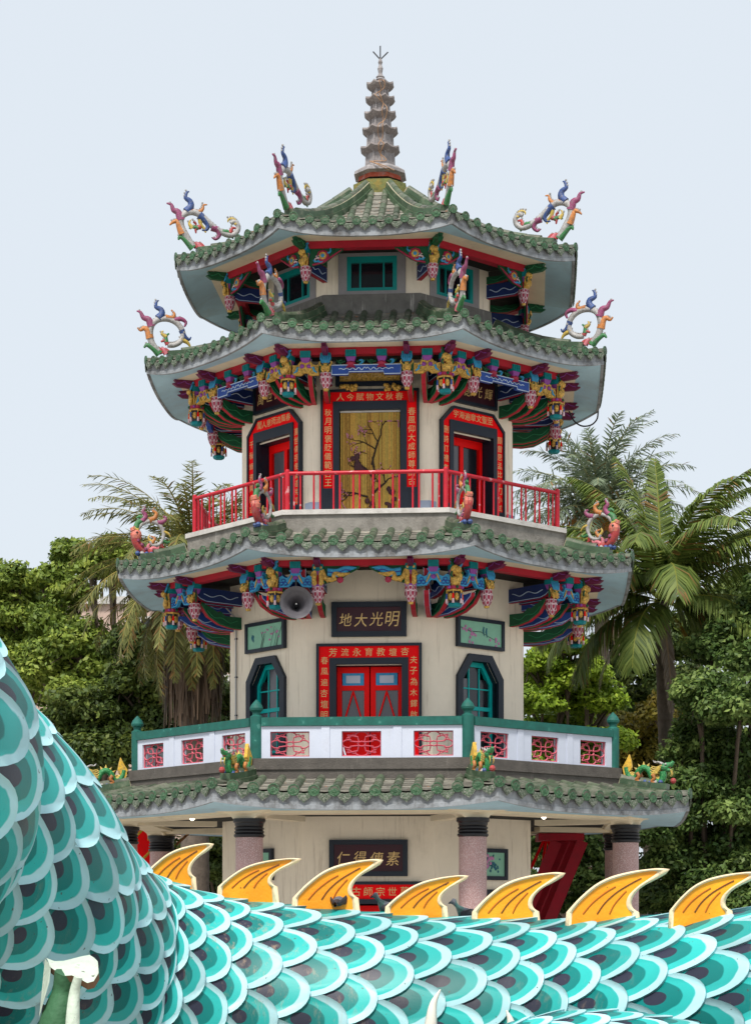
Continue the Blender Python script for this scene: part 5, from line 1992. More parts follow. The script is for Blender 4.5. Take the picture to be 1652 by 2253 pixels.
# ---- dorsal fins: cream-rimmed orange sails
FIN = [(0, 0), (.09, .18), (.21, .40), (.39, .66), (.60, .84), (.86, .95), (1.08, 1.0), (1.24, 1.02), (1.39, 1.0), (1.34, .90), (1.22, .79), (1.06, .66), (.96, .54), (.90, .42), (.87, .28), (.89, .15), (.97, .06), (1.08, .0)]
FIN_IN = [(.11, .02), (.17, .17), (.27, .36), (.44, .60), (.63, .75), (.86, .86), (1.03, .92), (1.14, .94), (1.18, .93), (1.13, .86), (1.05, .77), (.95, .65), (.87, .53), (.81, .42), (.78, .28), (.79, .15), (.82, .08), (.86, .02)]
m_fincream = mat('cream_fin_rim', (.82, .65, .42), .55, .1, 4, .2, 40, dirt=((.45, .3, .16), 5, .58, .75, .5), spots=((.05, .04, .03), 24, .70, .8))
m_finyel = mat('orange_yellow_fin', (.90, .32, .005), .4, .12, 3, .15, 40, .5, col2=(.93, .41, .008), streak=((.66, .48, .28), .62, .75, .35), spots=((.05, .03, .02), 26, .72, .8))
m_finline = mat('dark_fin_groove', (.16, .05, .015), .6, .3, 10)
m_finline2 = mat('orange_fin_groove', (.45, .11, .01), .6, .2, 10)
m_finback = mat('maroon_fin_edge', (.22, .09, .08), .6, .2, 5)


def fin(x0, x1, xt, yt, y0, d, twist):
    """photo columns of the foot and tip and their rows, d metres away"""
    p0 = at(x0, y0, d)
    x0, x1 = x0 - 9, x1 + 10
    W_ = (x1 - x0) * d / FPX
    p0 = at(x0, y0, d)
    H_ = (y0 - yt) * d / FPX
    tipx = (xt - x0) / (x1 - x0) / 1.39
    t = link('fin', None, dragon, T(*(p0 + DINV)) @ Rz(twist))
    kx = lambda f: f * (1 + (tipx - 1) * min(1, max(0, (f - .3) / 1.1)))
    sc2 = lambda P, dz=-.10: [(kx(x) * W_, z * H_ + (dz if z < .05 else 0)) for x, z in P]
    dn = lambda P: [tuple(p) for p in spline(P[:9], 3)] + [tuple(p) for p in spline(P[9:], 3)]
    P, Q = sc2(dn(FIN), -.14), sc2(dn([(a[0] + (b[0] - a[0]) * .78, a[1] + (b[1] - a[1]) * .78) for a, b in zip(FIN, FIN_IN)]), -.13)
    th = .06
    mb = MB()
    n = len(P)
    vs = []
    mid = [((a[0] * .45 + b[0] * .55), (a[1] * .45 + b[1] * .55)) for a, b in zip(P, Q)]
    for (R_, y) in ((P, th * .55), (P, -th * .55), (mid, -th * 1.05), (Q, -th * .7)):
        vs += [(p[0], y, p[1]) for p in R_]
    fs = []
    for a in range(3):
        fs += [(a * n + i, a * n + (i + 1) % n, (a + 1) * n + (i + 1) % n, (a + 1) * n + i) for i in range(n)]
    mb.add([(v[0], v[1], v[2]) for v in vs], [tuple(reversed(f)) for f in fs], 0, True)
    mb.add([(p[0], th * .55, p[1]) for p in P], [list(range(n))], 1)
    mb.build('fin_rim', [m_fincream, m_finback], t)
    mb = MB()
    mb.add([(p[0], -th * .68, p[1]) for p in Q], [list(range(n - 1, -1, -1))], 0)
    mb.build('fin_web', [m_finyel], t)
    for gpts in ([(.24, .02), (.36, .26), (.52, .48), (.66, .62)], [(.42, .02), (.52, .26), (.68, .5), (.88, .70), (1.0, .8)], [(.58, .02), (.64, .22), (.74, .42), (.80, .52)]):
        mb = MB()
        mb.tube(spline([(kx(x) * W_, -th * .69, z * H_) for x, z in gpts], 4), .006, 4, 0)
        mb.build('groove', [m_finline if gpts[0][0] == .42 else m_finline2], t)


for (x0, x1, xt, yt, y0, d, tw) in ((316, 440, 470, 1860, 1948, 15.6, .1), (484, 612, 663, 1893, 1968, 15.6, .05), (648, 795, 843, 1896, 1994, 15.6, 0), (852, 992, 1031, 1931, 2012, 15.6, 0),
                                 (1043, 1188, 1243, 1925, 2024, 15.5, -.02), (1250, 1404, 1471, 1917, 2026, 15.1, -.12), (1478, 1600, 1672, 1925, 2022, 14.5, -.22)):
    fin(x0, x1, xt, yt - 3, y0 - 12, d, tw)

# ---- thigh in front at the right, claws, and the torn pale leaf-like fin at the left
LEG = [(CAMX + x, -DIST + d, EYE + z, r) for (x, d, z, r) in ((.70, 13.2, -1.05, .30), (1.15, 12.9, -.93, .36), (1.65, 12.7, -.95, .38), (2.25, 12.6, -1.10, .38), (3.0, 12.5, -1.45, .34))]
lg = np.array(spline(LEG, 10))
ltan = np.gradient(lg[:, :3], axis=0)
ltan /= np.linalg.norm(ltan, axis=1)[:, None]
LS = np.concatenate([[0], np.cumsum(np.linalg.norm(np.diff(lg[:, :3], axis=0), axis=1))])


def leg_at(s, phi, off):
    i = np.interp(s, LS, np.arange(len(LS)))
    a = int(min(max(math.floor(i), 0), len(LS) - 2))
    f = i - a
    c = lg[a] * (1 - f) + lg[a + 1] * f
    t = ltan[a] * (1 - f) + ltan[a + 1] * f
    n = upright(t)
    b = np.cross(t, n)
    d = n * math.cos(phi) + b * math.sin(phi)
    p = c[:3] + d * (c[3] + off)
    return Vector(p) + DINV


mb = MB()
vs = []
for i in range(0, len(lg), 2):
    for j in range(18):
        vs.append(leg_at(LS[i], 2 * PI * j / 18, -.02))
nl = len(range(0, len(lg), 2))
mb.add(vs, [(a * 18 + j, a * 18 + (j + 1) % 18, (a + 1) * 18 + (j + 1) % 18, (a + 1) * 18 + j) for a in range(nl - 1) for j in range(18)], 0, True)
mb.add(vs[:18], [list(range(17, -1, -1))], 0)
leg = mb.build('leg', [m_skin], dragon)
for i in range(0, int(LS[-1] / .15) - 1):
    for j in range(12):
        ph = (j + (.5 if i % 2 else 0)) * 2 * PI / 12
        if math.cos(ph) < -.5:
            continue
        link('scale', scale_mesh([scale_geo(i * .15, ph, leg_at, .32, PI / 12 * 1.13, .028, .006)], 'scale'), leg)
m_claw = mat('ivory_claw', (.74, .70, .62), .45, .1, 6)
for (x, y, dx, h) in ((945, 2290, 24, 112), (1128, 2310, -14, 86)):
    mb = MB()
    b0 = at(x, y, 14.2)
    k = 14.2 / FPX
    sg = 1 if dx > 0 else -1
    pts = [b0 + Vector((0, 0, 0)), b0 + Vector((sg * 10 * k * .3, 0, h * .35 * k)), b0 + Vector((dx * .35 * k, 0, h * .72 * k)), b0 + Vector((dx * k, 0, h * k))]
    mb.tube([p + DINV for p in spline([tuple(p) for p in pts], 5) for p in [Vector(p)]], [.055 - .05 * (i / 15) ** 1.3 for i in range(16)], 8, 0)
    mb.build('claw', [m_claw], dragon)
m_leaf = mat('pale_green_torn_fin', (.52, .60, .50), .6, .12, 5, .3, 30, dirt=((.2, .13, .08), 9, .6, .72, .8), spots=((.05, .04, .03), 20, .68, .8))
m_leafin = mat('inner_green_fin', (.035, .11, .05), .6, .3, 4, .3, 30)


def leaf_pt(x, y, d):
    return at(x, y, d) + DINV


mb = MB()
back_e = [(98, 2108, 10.95), (118, 2116, 10.9), (140, 2115, 10.85), (160, 2110, 10.8), (180, 2105, 10.8), (197, 2102, 10.8), (207, 2108, 10.8), (214, 2116, 10.75)]
front_e = [(110, 2128, 10.6), (126, 2140, 10.5), (142, 2148, 10.45), (158, 2147, 10.4), (176, 2155, 10.38), (192, 2164, 10.38), (206, 2160, 10.4), (217, 2142, 10.45)]
nn, kk_ = len(back_e), 6
vs = []
for i in range(nn):
    for q in range(kk_):
        f = q / (kk_ - 1)
        a_, b_ = back_e[i], front_e[i]
        vs.append(leaf_pt(a_[0] + (b_[0] - a_[0]) * f, a_[1] + (b_[1] - a_[1]) * f - 9 * math.sin(PI * f) * (1 if i % 3 else .7), a_[2] + (b_[2] - a_[2]) * f))
mb.add(vs, [(i * kk_ + q, i * kk_ + q + 1, (i + 1) * kk_ + q + 1, (i + 1) * kk_ + q) for i in range(nn - 1) for q in range(kk_ - 1)], 0, True)
und = [v + Vector((0, .03, -.035)) for v in vs]
mb.add(und, [(i * kk_ + q + 1, i * kk_ + q, (i + 1) * kk_ + q, (i + 1) * kk_ + q + 1) for i in range(nn - 1) for q in range(kk_ - 1)], 0, True)
fr_ = [i * kk_ + kk_ - 1 for i in range(nn)]
mb.add([vs[i] for i in fr_] + [und[i] for i in fr_], [(i + 1, i, i + nn, i + 1 + nn) for i in range(nn - 1)], 2)
stalk = [(112, 2310, 10.5, .115), (126, 2235, 10.5, .09), (138, 2185, 10.52, .062), (146, 2142, 10.5, .07)]
mb.tube(spline([tuple(leaf_pt(*p[:3])) for p in stalk], 5), list(np.interp(np.linspace(0, 3, 16), range(4), [p[3] for p in stalk])), 10, 1, None, .8)
edge = [(158, 2310, 10.36), (160, 2235, 10.38), (164, 2185, 10.40), (172, 2150, 10.38)]
mb.tube(spline([tuple(leaf_pt(*p)) for p in edge], 5), [.045 - .0015 * i for i in range(16)], 6, 0)
rag = [(99, 2110, 10.9), (112, 2126, 10.6), (109, 2160, 10.5), (96, 2205, 10.45), (86, 2240, 10.5), (93, 2170, 10.8)]
vs = [leaf_pt(*p) for p in rag] + [leaf_pt(p[0], p[1], p[2] + .05) for p in rag]
n = len(rag)
mb.add(vs, [list(range(n)), list(range(2 * n - 1, n - 1, -1))] + [(i + n, (i + 1) % n + n, (i + 1) % n, i) for i in range(n)], 0)
mb.build('torn_fin', [m_leaf, m_leafin, mat('brown_torn_edge', (.16, .09, .05), .8)], dragon, label='pale green leaf-shaped fin with torn brown edges')

# ---- pigeons
m_pg = mat('pigeon_grey', (.10, .11, .13), .7, .3, 20)
m_pg2 = mat('pigeon_dark', (.025, .027, .035), .5, .3, 20)
m_pg3 = mat('pigeon_neck', (.03, .09, .08), .35, .3, 20, spec=.6)


def pigeon(x, y, d, yaw, label):
    t = thing('pigeon', label, 'pigeon', T(*at(x, y, d)) @ Rz(yaw), 'pigeons on the dragon')
    mb = MB()
    spn = [(-.19, .055, .012, .020), (-.13, .075, .03, .026), (-.08, .085, .052, .045), (-.01, .09, .068, .066), (.05, .105, .066, .066), (.09, .135, .046, .052), (.105, .17, .030, .036), (.115, .20, .033, .034), (.135, .213, .026, .026), (.152, .208, .012, .012), (.172, .198, .004, .004)]
    vs, n = [], 10
    for (a, z, ry, rz_) in spn:
        for j in range(n):
            q = 2 * PI * j / n
            vs.append((a, ry * math.cos(q), z + rz_ * math.sin(q)))
    k = len(spn)
    fs = [(i * n + j, (i + 1) * n + j, (i + 1) * n + (j + 1) % n, i * n + (j + 1) % n) for i in range(k - 1) for j in range(n)]
    for i, f in enumerate(fs):
        mb.add(vs, [f], 1 if 4 <= i // n <= 6 else (2 if i // n >= 9 or i // n < 1 else 0), True)
    mb.build('body', [m_pg, m_pg3, m_pg2], t)
    for s in (-1, 1):
        mb = MB()
        mb.tube([(.07, s * .055, .115), (.0, s * .07, .115), (-.09, s * .055, .09), (-.17, s * .02, .065)], [.02, .045, .035, .008], 7, 0, None, .35, (0, 1, 0))
        mb.build('wing', [m_pg2], t)
        mb = MB()
        mb.tube([(.02, s * .025, .05), (.025, s * .028, .0), (.05, s * .03, -.002)], .006, 4)
        mb.build('leg', [mat('pigeon_leg', (.4, .08, .06), .6)], t)


pigeon(750, 2008, 15.65, 1.35, 'small grey pigeon seen end-on at the foot of an orange fin')
pigeon(862, 2032, 15.75, 2.9, 'dark grey pigeon crouching side-on before the shortest orange fin')
pigeon(1035, 2045, 15.8, 3.0, 'grey pigeon with green neck half hidden by the crest between two fins')
# ------------------------------------------------------------------ trees
def leaf_material():
    m = bpy.data.materials.new('leaves')
    m.use_nodes = True
    t = m.node_tree
    N, L = t.nodes, t.links
    b = N['Principled BSDF']
    a = N.new('ShaderNodeAttribute')
    a.attribute_name = 'Col'
    L.new(a.outputs['Color'], b.inputs['Base Color'])
    b.inputs['Roughness'].default_value = .55
    b.inputs['Specular IOR Level'].default_value = .3
    tr = N.new('ShaderNodeBsdfTranslucent')
    L.new(a.outputs['Color'], tr.inputs[0])
    mx = N.new('ShaderNodeMixShader')
    mx.inputs[0].default_value = .3
    L.new(b.outputs[0], mx.inputs[1])
    L.new(tr.outputs[0], mx.inputs[2])
    L.new(mx.outputs[0], N['Material Output'].inputs[0])
    return m


m_leafy = leaf_material()
m_bark = mat('grey_brown_bark', (.10, .075, .055), .9, .3, 4, .6, 20)
m_palmbark = mat('ringed_palm_bark', (.13, .105, .085), .9, .3, 6, .6, 14)
m_thatch = mat('dead_frond_thatch', (.17, .12, .085), .9, .4, 8, .3, 20)


def quads_mesh(name, V, F, Cc, material):
    """V (n,3), F list of index tuples or (m,4) array, Cc (n,3) colours"""
    me = bpy.data.meshes.new(name)
    me.from_pydata(V.tolist() if hasattr(V, 'tolist') else V, [], F.tolist() if hasattr(F, 'tolist') else F)
    ca = me.color_attributes.new('Col', 'FLOAT_COLOR', 'POINT')
    c4 = np.ones((len(Cc), 4), dtype=np.float32)
    c4[:, :3] = Cc
    ca.data.foreach_set('color', c4.ravel())
    me.materials.append(material)
    me.update()
    return me


def crown_mesh(blobs, n, size, cols, seed, sub=22, loose=.5):
    """blobs: (centre, radius); leaves sit on many small clumps spread over the blobs"""
    rg = np.random.default_rng(seed)
    cs, rs, tint = [], [], []
    for (c, r) in blobs:
        d = rg.normal(size=(sub, 3))
        d /= np.linalg.norm(d, axis=1)[:, None]
        d[:, 2] = np.abs(d[:, 2]) * .75 + d[:, 2] * .25
        rad = r * rg.uniform(.25, .95, (sub, 1))
        cs.append(np.array(c) + d * rad)
        rs.append(r * rg.uniform(.26, .46, sub))
        tint.append(rg.uniform(0, 1, sub))
    cs, rs, tint = np.concatenate(cs), np.concatenate(rs), np.concatenate(tint)
    w = rs ** 2
    k = rg.choice(len(cs), n, p=w / w.sum())
    d = rg.normal(size=(n, 3))
    d /= np.linalg.norm(d, axis=1)[:, None]
    d[:, 2] = d[:, 2] * .8 + .22
    p = cs[k] + d * (rs[k] * rg.uniform(.55, 1.0 + loose, n) ** .7)[:, None] * np.array([1, 1, .72])
    nr = d + rg.normal(size=(n, 3)) * .7 + np.array([0, 0, .5])
    nr /= np.linalg.norm(nr, axis=1)[:, None]
    t = np.cross(nr, rg.normal(size=(n, 3)))
    t /= np.linalg.norm(t, axis=1)[:, None]
    b = np.cross(nr, t)
    sz = size * rg.uniform(.65, 1.25, n)[:, None]
    V = np.stack([p - t * sz, p + b * sz * .52, p + t * sz, p - b * sz * .52], 1).reshape(-1, 3)
    F = np.arange(4 * n).reshape(-1, 4)
    c0, c1, c2 = [np.array(c) for c in cols]
    f = np.clip(tint[k] * .6 + rg.uniform(-.1, .5, n), 0, 1)[:, None]
    col = np.where(f < .5, c0 + (c1 - c0) * f * 2, c1 + (c2 - c1) * (f - .5) * 2)
    col = col * rg.uniform(.75, 1.25, (n, 1))
    return quads_mesh('crown', V, F, np.repeat(col, 4, 0), m_leafy)


def broad_tree(label, d, blobs_px, n, size, cols, seed, trunk_x, depth=1.0, sub=46, dead=0):
    """blobs in photo pixels at distance d; trunk rooted on the ground"""
    rr_ = random.Random(seed)
    k = d / FPX
    base = Vector((wx(trunk_x, d), -DIST + d, 0))
    t = thing('tree', label, 'tree', T(*base))
    blobs = []
    for (x, y, r) in blobs_px:
        p = at(x, y, d + rr_.uniform(-1.6, 1.6) * depth) - base
        blobs.append((tuple(p), r * k))
    link('crown', crown_mesh(blobs, n, size, cols, seed, sub), t)
    mb = MB()
    cz = sum(b[0][2] for b in blobs) / len(blobs)
    fork = Vector((0, 0, max(1.2, min(b[0][2] for b in blobs) * .55)))
    mb.tube(spline([(0, 0, -.2), (.1, 0, fork.z * .5), tuple(fork)], 4), [.42 - .016 * i for i in range(9)], 9, 0)
    mz = sorted(b[0][2] for b in blobs)[len(blobs) // 2]
    for (c, r) in blobs:
        c = Vector(c)
        if c.z < mz and not dead:
            continue
        m_ = fork + (c - fork) * .5 + Vector((rr_.uniform(-.5, .5), rr_.uniform(-.5, .5), -.4))
        mb.tube(spline([tuple(fork), tuple(m_), tuple(c)], 4), [.10 - .009 * i for i in range(9)], 6, 0)
        for q in range(4 + dead):
            e = c + Vector((rr_.gauss(0, 1), rr_.gauss(0, 1), rr_.gauss(.2, .8))).normalized() * r * rr_.uniform(.6, 1.0 + .1 * (dead > 0))
            md = (c + e) * .5 + Vector((rr_.uniform(-.2, .2), rr_.uniform(-.2, .2), .1))
            mb.tube(spline([tuple(m_.lerp(c, rr_.uniform(.4, 1))), tuple(md), tuple(e)], 3), [.07, .06, .05, .04, .03, .022, .012], 5, 0)
    mb.build('trunk', [m_bark], t)
    return t


OLIVE = ((.06, .105, .014), (.165, .235, .035), (.33, .39, .065))
DEEP = ((.028, .05, .012), (.07, .11, .022), (.17, .21, .04))
LIME = ((.09, .16, .012), (.21, .32, .025), (.34, .44, .04))
MID = ((.035, .075, .02), (.09, .155, .035), (.22, .30, .08))
RUST = ((.08, .075, .012), (.20, .17, .02), (.32, .23, .03))
broad_tree('olive green broadleaf tree with rounded crown behind the dragon loop', 80, [(25, 1290, 62), (-40, 1300, 74), (72, 1340, 60), (10, 1370, 74), (-30, 1430, 90), (50, 1440, 80), (105, 1410, 60), (40, 1520, 90), (-40, 1520, 90), (120, 1480, 70)], 62000, .12, OLIVE, 1, 20)
broad_tree('tall broadleaf tree with bare pale branches in front of the pink building', 76, [(158, 1232, 50), (112, 1285, 50), (205, 1262, 52), (255, 1240, 58), (160, 1320, 56), (310, 1290, 56), (120, 1390, 62), (175, 1440, 74), (250, 1490, 66), (110, 1500, 84), (330, 1240, 46), (190, 1540, 76), (300, 1420, 46)], 66000, .12, OLIVE, 2, 215, dead=4)
broad_tree('low dark spreading tree below the shaggy date palm', 71, [(300, 1520, 70), (250, 1590, 78), (350, 1580, 78), (430, 1540, 70), (470, 1630, 70), (330, 1660, 90), (220, 1680, 90), (420, 1700, 90), (180, 1580, 80), (290, 1430, 60), (480, 1470, 50), (370, 1480, 60), (500, 1560, 50), (160, 1660, 80)], 84000, .115, DEEP, 3, 340)
broad_tree('bright lime green tree right of the cream wall', 73, [(1195, 1470, 52), (1250, 1432, 46), (1235, 1520, 66), (1290, 1490, 56), (1180, 1560, 56), (1310, 1560, 62), (1240, 1610, 66), (1190, 1640, 60), (1150, 1500, 50), (1330, 1640, 60), (1270, 1680, 70), (1170, 1700, 60)], 62000, .11, LIME, 4, 1230)
broad_tree('yellow brown leaved tree between the two palm trunks', 77, [(1400, 1615, 60), (1375, 1690, 62), (1440, 1670, 62), (1350, 1610, 50), (1420, 1740, 70), (1370, 1770, 66), (1450, 1580, 50)], 36000, .115, RUST, 5, 1400)
broad_tree('large dense dark green tree beside the coconut palm', 62, [(1625, 1390, 66), (1575, 1450, 66), (1660, 1470, 84), (1545, 1540, 66), (1625, 1580, 90), (1560, 1650, 80), (1660, 1690, 96), (1510, 1670, 56), (1530, 1750, 76), (1600, 1790, 96), (1480, 1820, 64), (1540, 1890, 90), (1640, 1900, 110), (1465, 1910, 62), (1560, 1980, 80), (1690, 1330, 70), (1440, 1850, 50), (1480, 1980, 70), (1600, 1700, 80), (1640, 1800, 90), (1560, 1570, 60), (1580, 1740, 80), (1500, 1860, 70), (1600, 1950, 90), (1650, 2010, 80), (1540, 2030, 70), (1430, 2000, 60)], 150000, .10, MID, 6, 1570)
broad_tree('dim mid green tree behind the red stair', 70, [(1265, 1845, 50), (1310, 1890, 54), (1230, 1900, 50), (1290, 1950, 56), (1340, 1830, 50), (1205, 1850, 44), (1350, 1930, 50), (1180, 1900, 50), (1190, 1970, 50), (1260, 2000, 50)], 30000, .11, MID, 7, 1275)
broad_tree('small dark tree behind the ground floor wall and yellow bars', 70, [(450, 1880, 50), (400, 1905, 52), (480, 1930, 50), (430, 1970, 56), (360, 1930, 50), (340, 1880, 46)], 28000, .11, DEEP, 8, 430)
broad_tree('dark tree filling the gap behind the coconut palm trunk', 82, [(1380, 1480, 66), (1450, 1440, 70), (1500, 1520, 74), (1420, 1560, 74), (1350, 1420, 56), (1530, 1390, 66), (1480, 1620, 74), (1330, 1500, 60), (1590, 1340, 60), (1640, 1300, 56)], 52000, .12, DEEP, 9, 1430)
rb = random.Random(77)
belt = [(tuple(at(x, y, 98 + rb.uniform(-4, 4))), r * 98 / FPX) for (x, y, r) in [(x, yy + rb.uniform(-20, 20), 74) for x in range(-400, 2140, 85) for yy in (1560, 1660, 1770, 1880, 1980) if x < 520 or x > 1130]]
link('woodland', crown_mesh(belt, 120000, .17, DEEP, 33, 14), None, None, kind='stuff', label='dark wood closing the view behind the pagoda', category='woodland')


def frond_mesh(az, el, L_, droop, nl, ll, cols, rg, vee=.25, hang=.4, fwd=.55, width=.03, wither=0.0, bend=1.6, plume=.08):
    """one pinnate palm leaf from the origin"""
    n = 14
    h = np.array([math.cos(az), math.sin(az), 0])
    side = np.array([-math.sin(az), math.cos(az), 0])
    pts, p, th = [np.zeros(3)], np.zeros(3), el
    for i in range(n):
        s = (i + .5) / n
        th = el - droop * s ** bend
        p = p + (h * math.cos(th) + np.array([0, 0, math.sin(th)])) * L_ / n
        pts.append(p)
    pts = np.array(pts)
    V, F, Cc = [], [], []
    c0, c1 = [np.array(c) for c in cols]
    rc = c1 * np.array([1.25, 1.05, .8])
    # rachis ribbon with a ridge
    for i in range(n + 1):
        w = .045 * (1 - i / n) + .008
        V += [pts[i] - side * w, pts[i] + np.array([0, 0, w * .8]), pts[i] + side * w]
        Cc += [rc, rc, rc]
        if i:
            a, b = 3 * (i - 1), 3 * i
            F += [(a, a + 1, b + 1, b), (a + 1, a + 2, b + 2, b + 1)]
    for k in range(nl):
        s = .12 + .88 * (k + rg.uniform(0, .8)) / nl
        x = s * n
        i = min(int(x), n - 1)
        q = pts[i] + (pts[i + 1] - pts[i]) * (x - i)
        d = pts[i + 1] - pts[i]
        d /= np.linalg.norm(d)
        up = np.cross(d, side) * -1
        if up[2] < 0 and el > -.5:
            up = up
        l_ = ll * (math.sin(PI * min(1, .12 + s * .88)) ** .6 * .85 + .15) * rg.uniform(.85, 1.1)
        for sg in (-1, 1):
            dr = side * sg + d * (fwd + .5 * s) + up * (vee + rg.normal(0, plume)) + rg.normal(0, .06, 3)
            dr /= np.linalg.norm(dr)
            m_ = q + dr * l_ * .55 + np.array([0, 0, -hang * l_ * .12])
            e = q + dr * l_ * .95 + np.array([0, 0, -hang * l_ * .5])
            wv = np.cross(dr, up)
            wv = wv / (np.linalg.norm(wv) + 1e-9) * width
            o_ = len(V)
            V += [q - wv * .5, q + wv * .5, m_ + wv * .8, m_ - wv * .8, e]
            F += [(o_, o_ + 1, o_ + 2, o_ + 3), (o_ + 3, o_ + 2, o_ + 4)]
            f = rg.uniform(0, 1)
            c = c0 + (c1 - c0) * f
            if rg.uniform() < wither:
                c = np.array([.22, .13, .04]) * rg.uniform(.6, 1.2)
            Cc += [c, c, c, c * 1.1, c * 1.2]
    return quads_mesh('frond', [tuple(v) for v in V], F, np.array(Cc), m_leafy)


def palm(label, cat, x, y, d, trunk_x, fronds, r_t, seed, thatch=0, fruit=0):
    rg = np.random.default_rng(seed)
    top = at(x, y, d)
    base = Vector((wx(trunk_x, d), -DIST + d, 0))
    t = thing('palm_tree', label, cat, T(*base))
    c = top - base
    mb = MB()
    pts = spline([(0, 0, -.1), (c.x * .25, c.y * .25, c.z * .4), (c.x * .7, c.y * .7, c.z * .75), tuple(c)], 14)
    mb.tube(pts, [r_t * (1.12 - .25 * i / len(pts)) * (1 + .045 * (i % 2)) for i in range(len(pts))], 12, 0)
    mb.build('trunk', [m_palmbark], t)
    for f in fronds(rg):
        link('frond', frond_mesh(rg=rg, **f), t, T(*c))
    if thatch:
        V, F, Cc = [], [], []
        for i in range(thatch):
            a = rg.uniform(0, 2 * PI)
            r0, z0 = rg.uniform(.35, .9), rg.uniform(-3.6, -1.0)
            l_ = rg.uniform(1.0, 2.5)
            p0 = np.array([math.cos(a) * r0 * .5, math.sin(a) * r0 * .5, z0 + .3])
            p1 = p0 + np.array([math.cos(a) * r0 * .6, math.sin(a) * r0 * .6, -l_ * .3])
            p2 = p1 + np.array([rg.normal(0, .08), rg.normal(0, .08), -l_ * .7])
            w = np.array([-math.sin(a), math.cos(a), 0]) * rg.uniform(.02, .06)
            o_ = len(V)
            V += [p0 - w, p0 + w, p1 + w, p1 - w, p2 + w * .5, p2 - w * .5]
            F += [(o_, o_ + 1, o_ + 2, o_ + 3), (o_ + 3, o_ + 2, o_ + 4, o_ + 5)]
            cc = np.array([.16, .11, .075]) * rg.uniform(.5, 1.5)
            Cc += [cc] * 6
        link('dead_frond_skirt', quads_mesh('dead_frond_skirt', [tuple(v) for v in V], F, np.array(Cc), m_leafy), t, T(*c), kind='stuff')
    for i in range(fruit):
        a = rg.uniform(0, 2 * PI)
        mb = MB()
        h = Vector((math.cos(a), math.sin(a), 0))
        l_ = rg.uniform(.9, 1.5)
        mb.tube(spline([(0, 0, .2), tuple(h * l_ * .6 + Vector((0, 0, .35))), tuple(h * l_ + Vector((0, 0, -.1)))], 4), .03, 5, 0)
        for j in range(26):
            o_ = h * l_ + Vector((rg.normal(0, .08), rg.normal(0, .08), -.1))
            e = o_ + Vector((rg.normal(0, .16), rg.normal(0, .16), -rg.uniform(.35, .8)))
            mb.tube([tuple(o_), tuple((o_ + e) * .5 + h * .06), tuple(e)], [.016, .03, .02], 4, 0)
        mb.build('fruit_cluster', [mat('orange_date_stalks', (.50, .20, .03), .6, .3, 12)], t, T(*c))
    return t


def date_left(rg):
    out = []
    for i in range(104):
        az = i * 2.39996 + rg.uniform(-.2, .2)
        f = i / 103
        el = 1.25 - 2.5 * f + rg.uniform(-.12, .12)
        out.append(dict(az=az, el=el, L_=rg.uniform(4.0, 4.8), droop=1.3 - .3 * f, nl=52, ll=.66, cols=((.09, .11, .03), (.24, .235, .075)), vee=.3, hang=.25, fwd=.8, width=.034, plume=.4, wither=.05 + .35 * max(0, f - .5)))
    return out


def date_right(rg):
    out = []
    for i in range(72):
        az = i * 2.39996 + rg.uniform(-.2, .2)
        f = i / 71
        out.append(dict(az=az, el=1.4 - 1.7 * f + rg.uniform(-.12, .12), L_=rg.uniform(3.5, 4.4), droop=1.2, nl=46, ll=.64, cols=((.09, .13, .075), (.24, .29, .19)), vee=.35, hang=.2, fwd=.75, width=.034, plume=.5, wither=.03, bend=2.0))
    return out


def coconut(rg):
    out = []
    for (az, el, L_, dr) in ((1.7, 1.5, 3.6, .35), (2.6, 1.42, 3.8, .5), (.3, 1.25, 4.0, 1.0), (-.5, 1.05, 4.4, 1.3), (-.1, .95, 4.4, 1.2), (.5, .8, 4.6, 1.3), (-.35, .55, 4.6, 1.4), (.2, .3, 4.3, 1.4), (2.9, 1.1, 3.8, 1.3), (3.3, .8, 3.8, 1.6), (3.7, .55, 3.6, 1.7), (2.7, .4, 3.7, 1.7),
                             (3.1, .1, 3.5, 1.6), (3.5, -.25, 3.2, 1.4), (-1.2, .9, 4.0, 1.5), (-1.6, .5, 3.8, 1.7), (-2.2, .5, 3.8, 1.8), (-2.6, .2, 3.5, 1.6), (1.2, 1.0, 4.2, 1.4), (2.0, .7, 4.0, 1.5), (-.8, .1, 3.8, 1.5), (-.3, -.15, 3.4, 1.3), (.1, -.3, 3.0, 1.1), (-2.0, -.1, 3.2, 1.4), (2.4, 1.2, 4.0, .8), (.9, .4, 4.0, 1.5), (-.2, 1.3, 4.2, .9), (3.0, 1.3, 3.9, 1.0), (-.6, .75, 4.4, 1.5), (.35, 1.0, 4.4, 1.3), (2.85, .85, 3.8, 1.5), (-2.9, 1.0, 3.6, 1.5), (-1.0, 1.25, 3.8, 1.2), (-1.9, .9, 3.6, 1.6)):
        out.append(dict(az=az, el=el + rg.uniform(-.05, .05), L_=L_ * 1.34, droop=dr, nl=100, ll=1.15, cols=((.05, .09, .014), (.17, .22, .045)), vee=.15, hang=1.0, fwd=.6, width=.046, wither=.06))
    out.append(dict(az=-1.4, el=-1.15, L_=3.7, droop=.35, nl=50, ll=.5, cols=((.20, .15, .11), (.34, .28, .23)), vee=-.1, hang=1.0, fwd=1.6, width=.03))
    out.append(dict(az=-.25, el=-.85, L_=3.4, droop=.9, nl=54, ll=.7, cols=((.28, .14, .015), (.36, .26, .03)), vee=-.1, hang=1.2, fwd=.5, width=.03))
    out.append(dict(az=3.2, el=-.6, L_=3.5, droop=.9, nl=54, ll=.7, cols=((.13, .12, .03), (.2, .17, .05)), vee=-.1, hang=1.2, fwd=.5, width=.03))
    return out


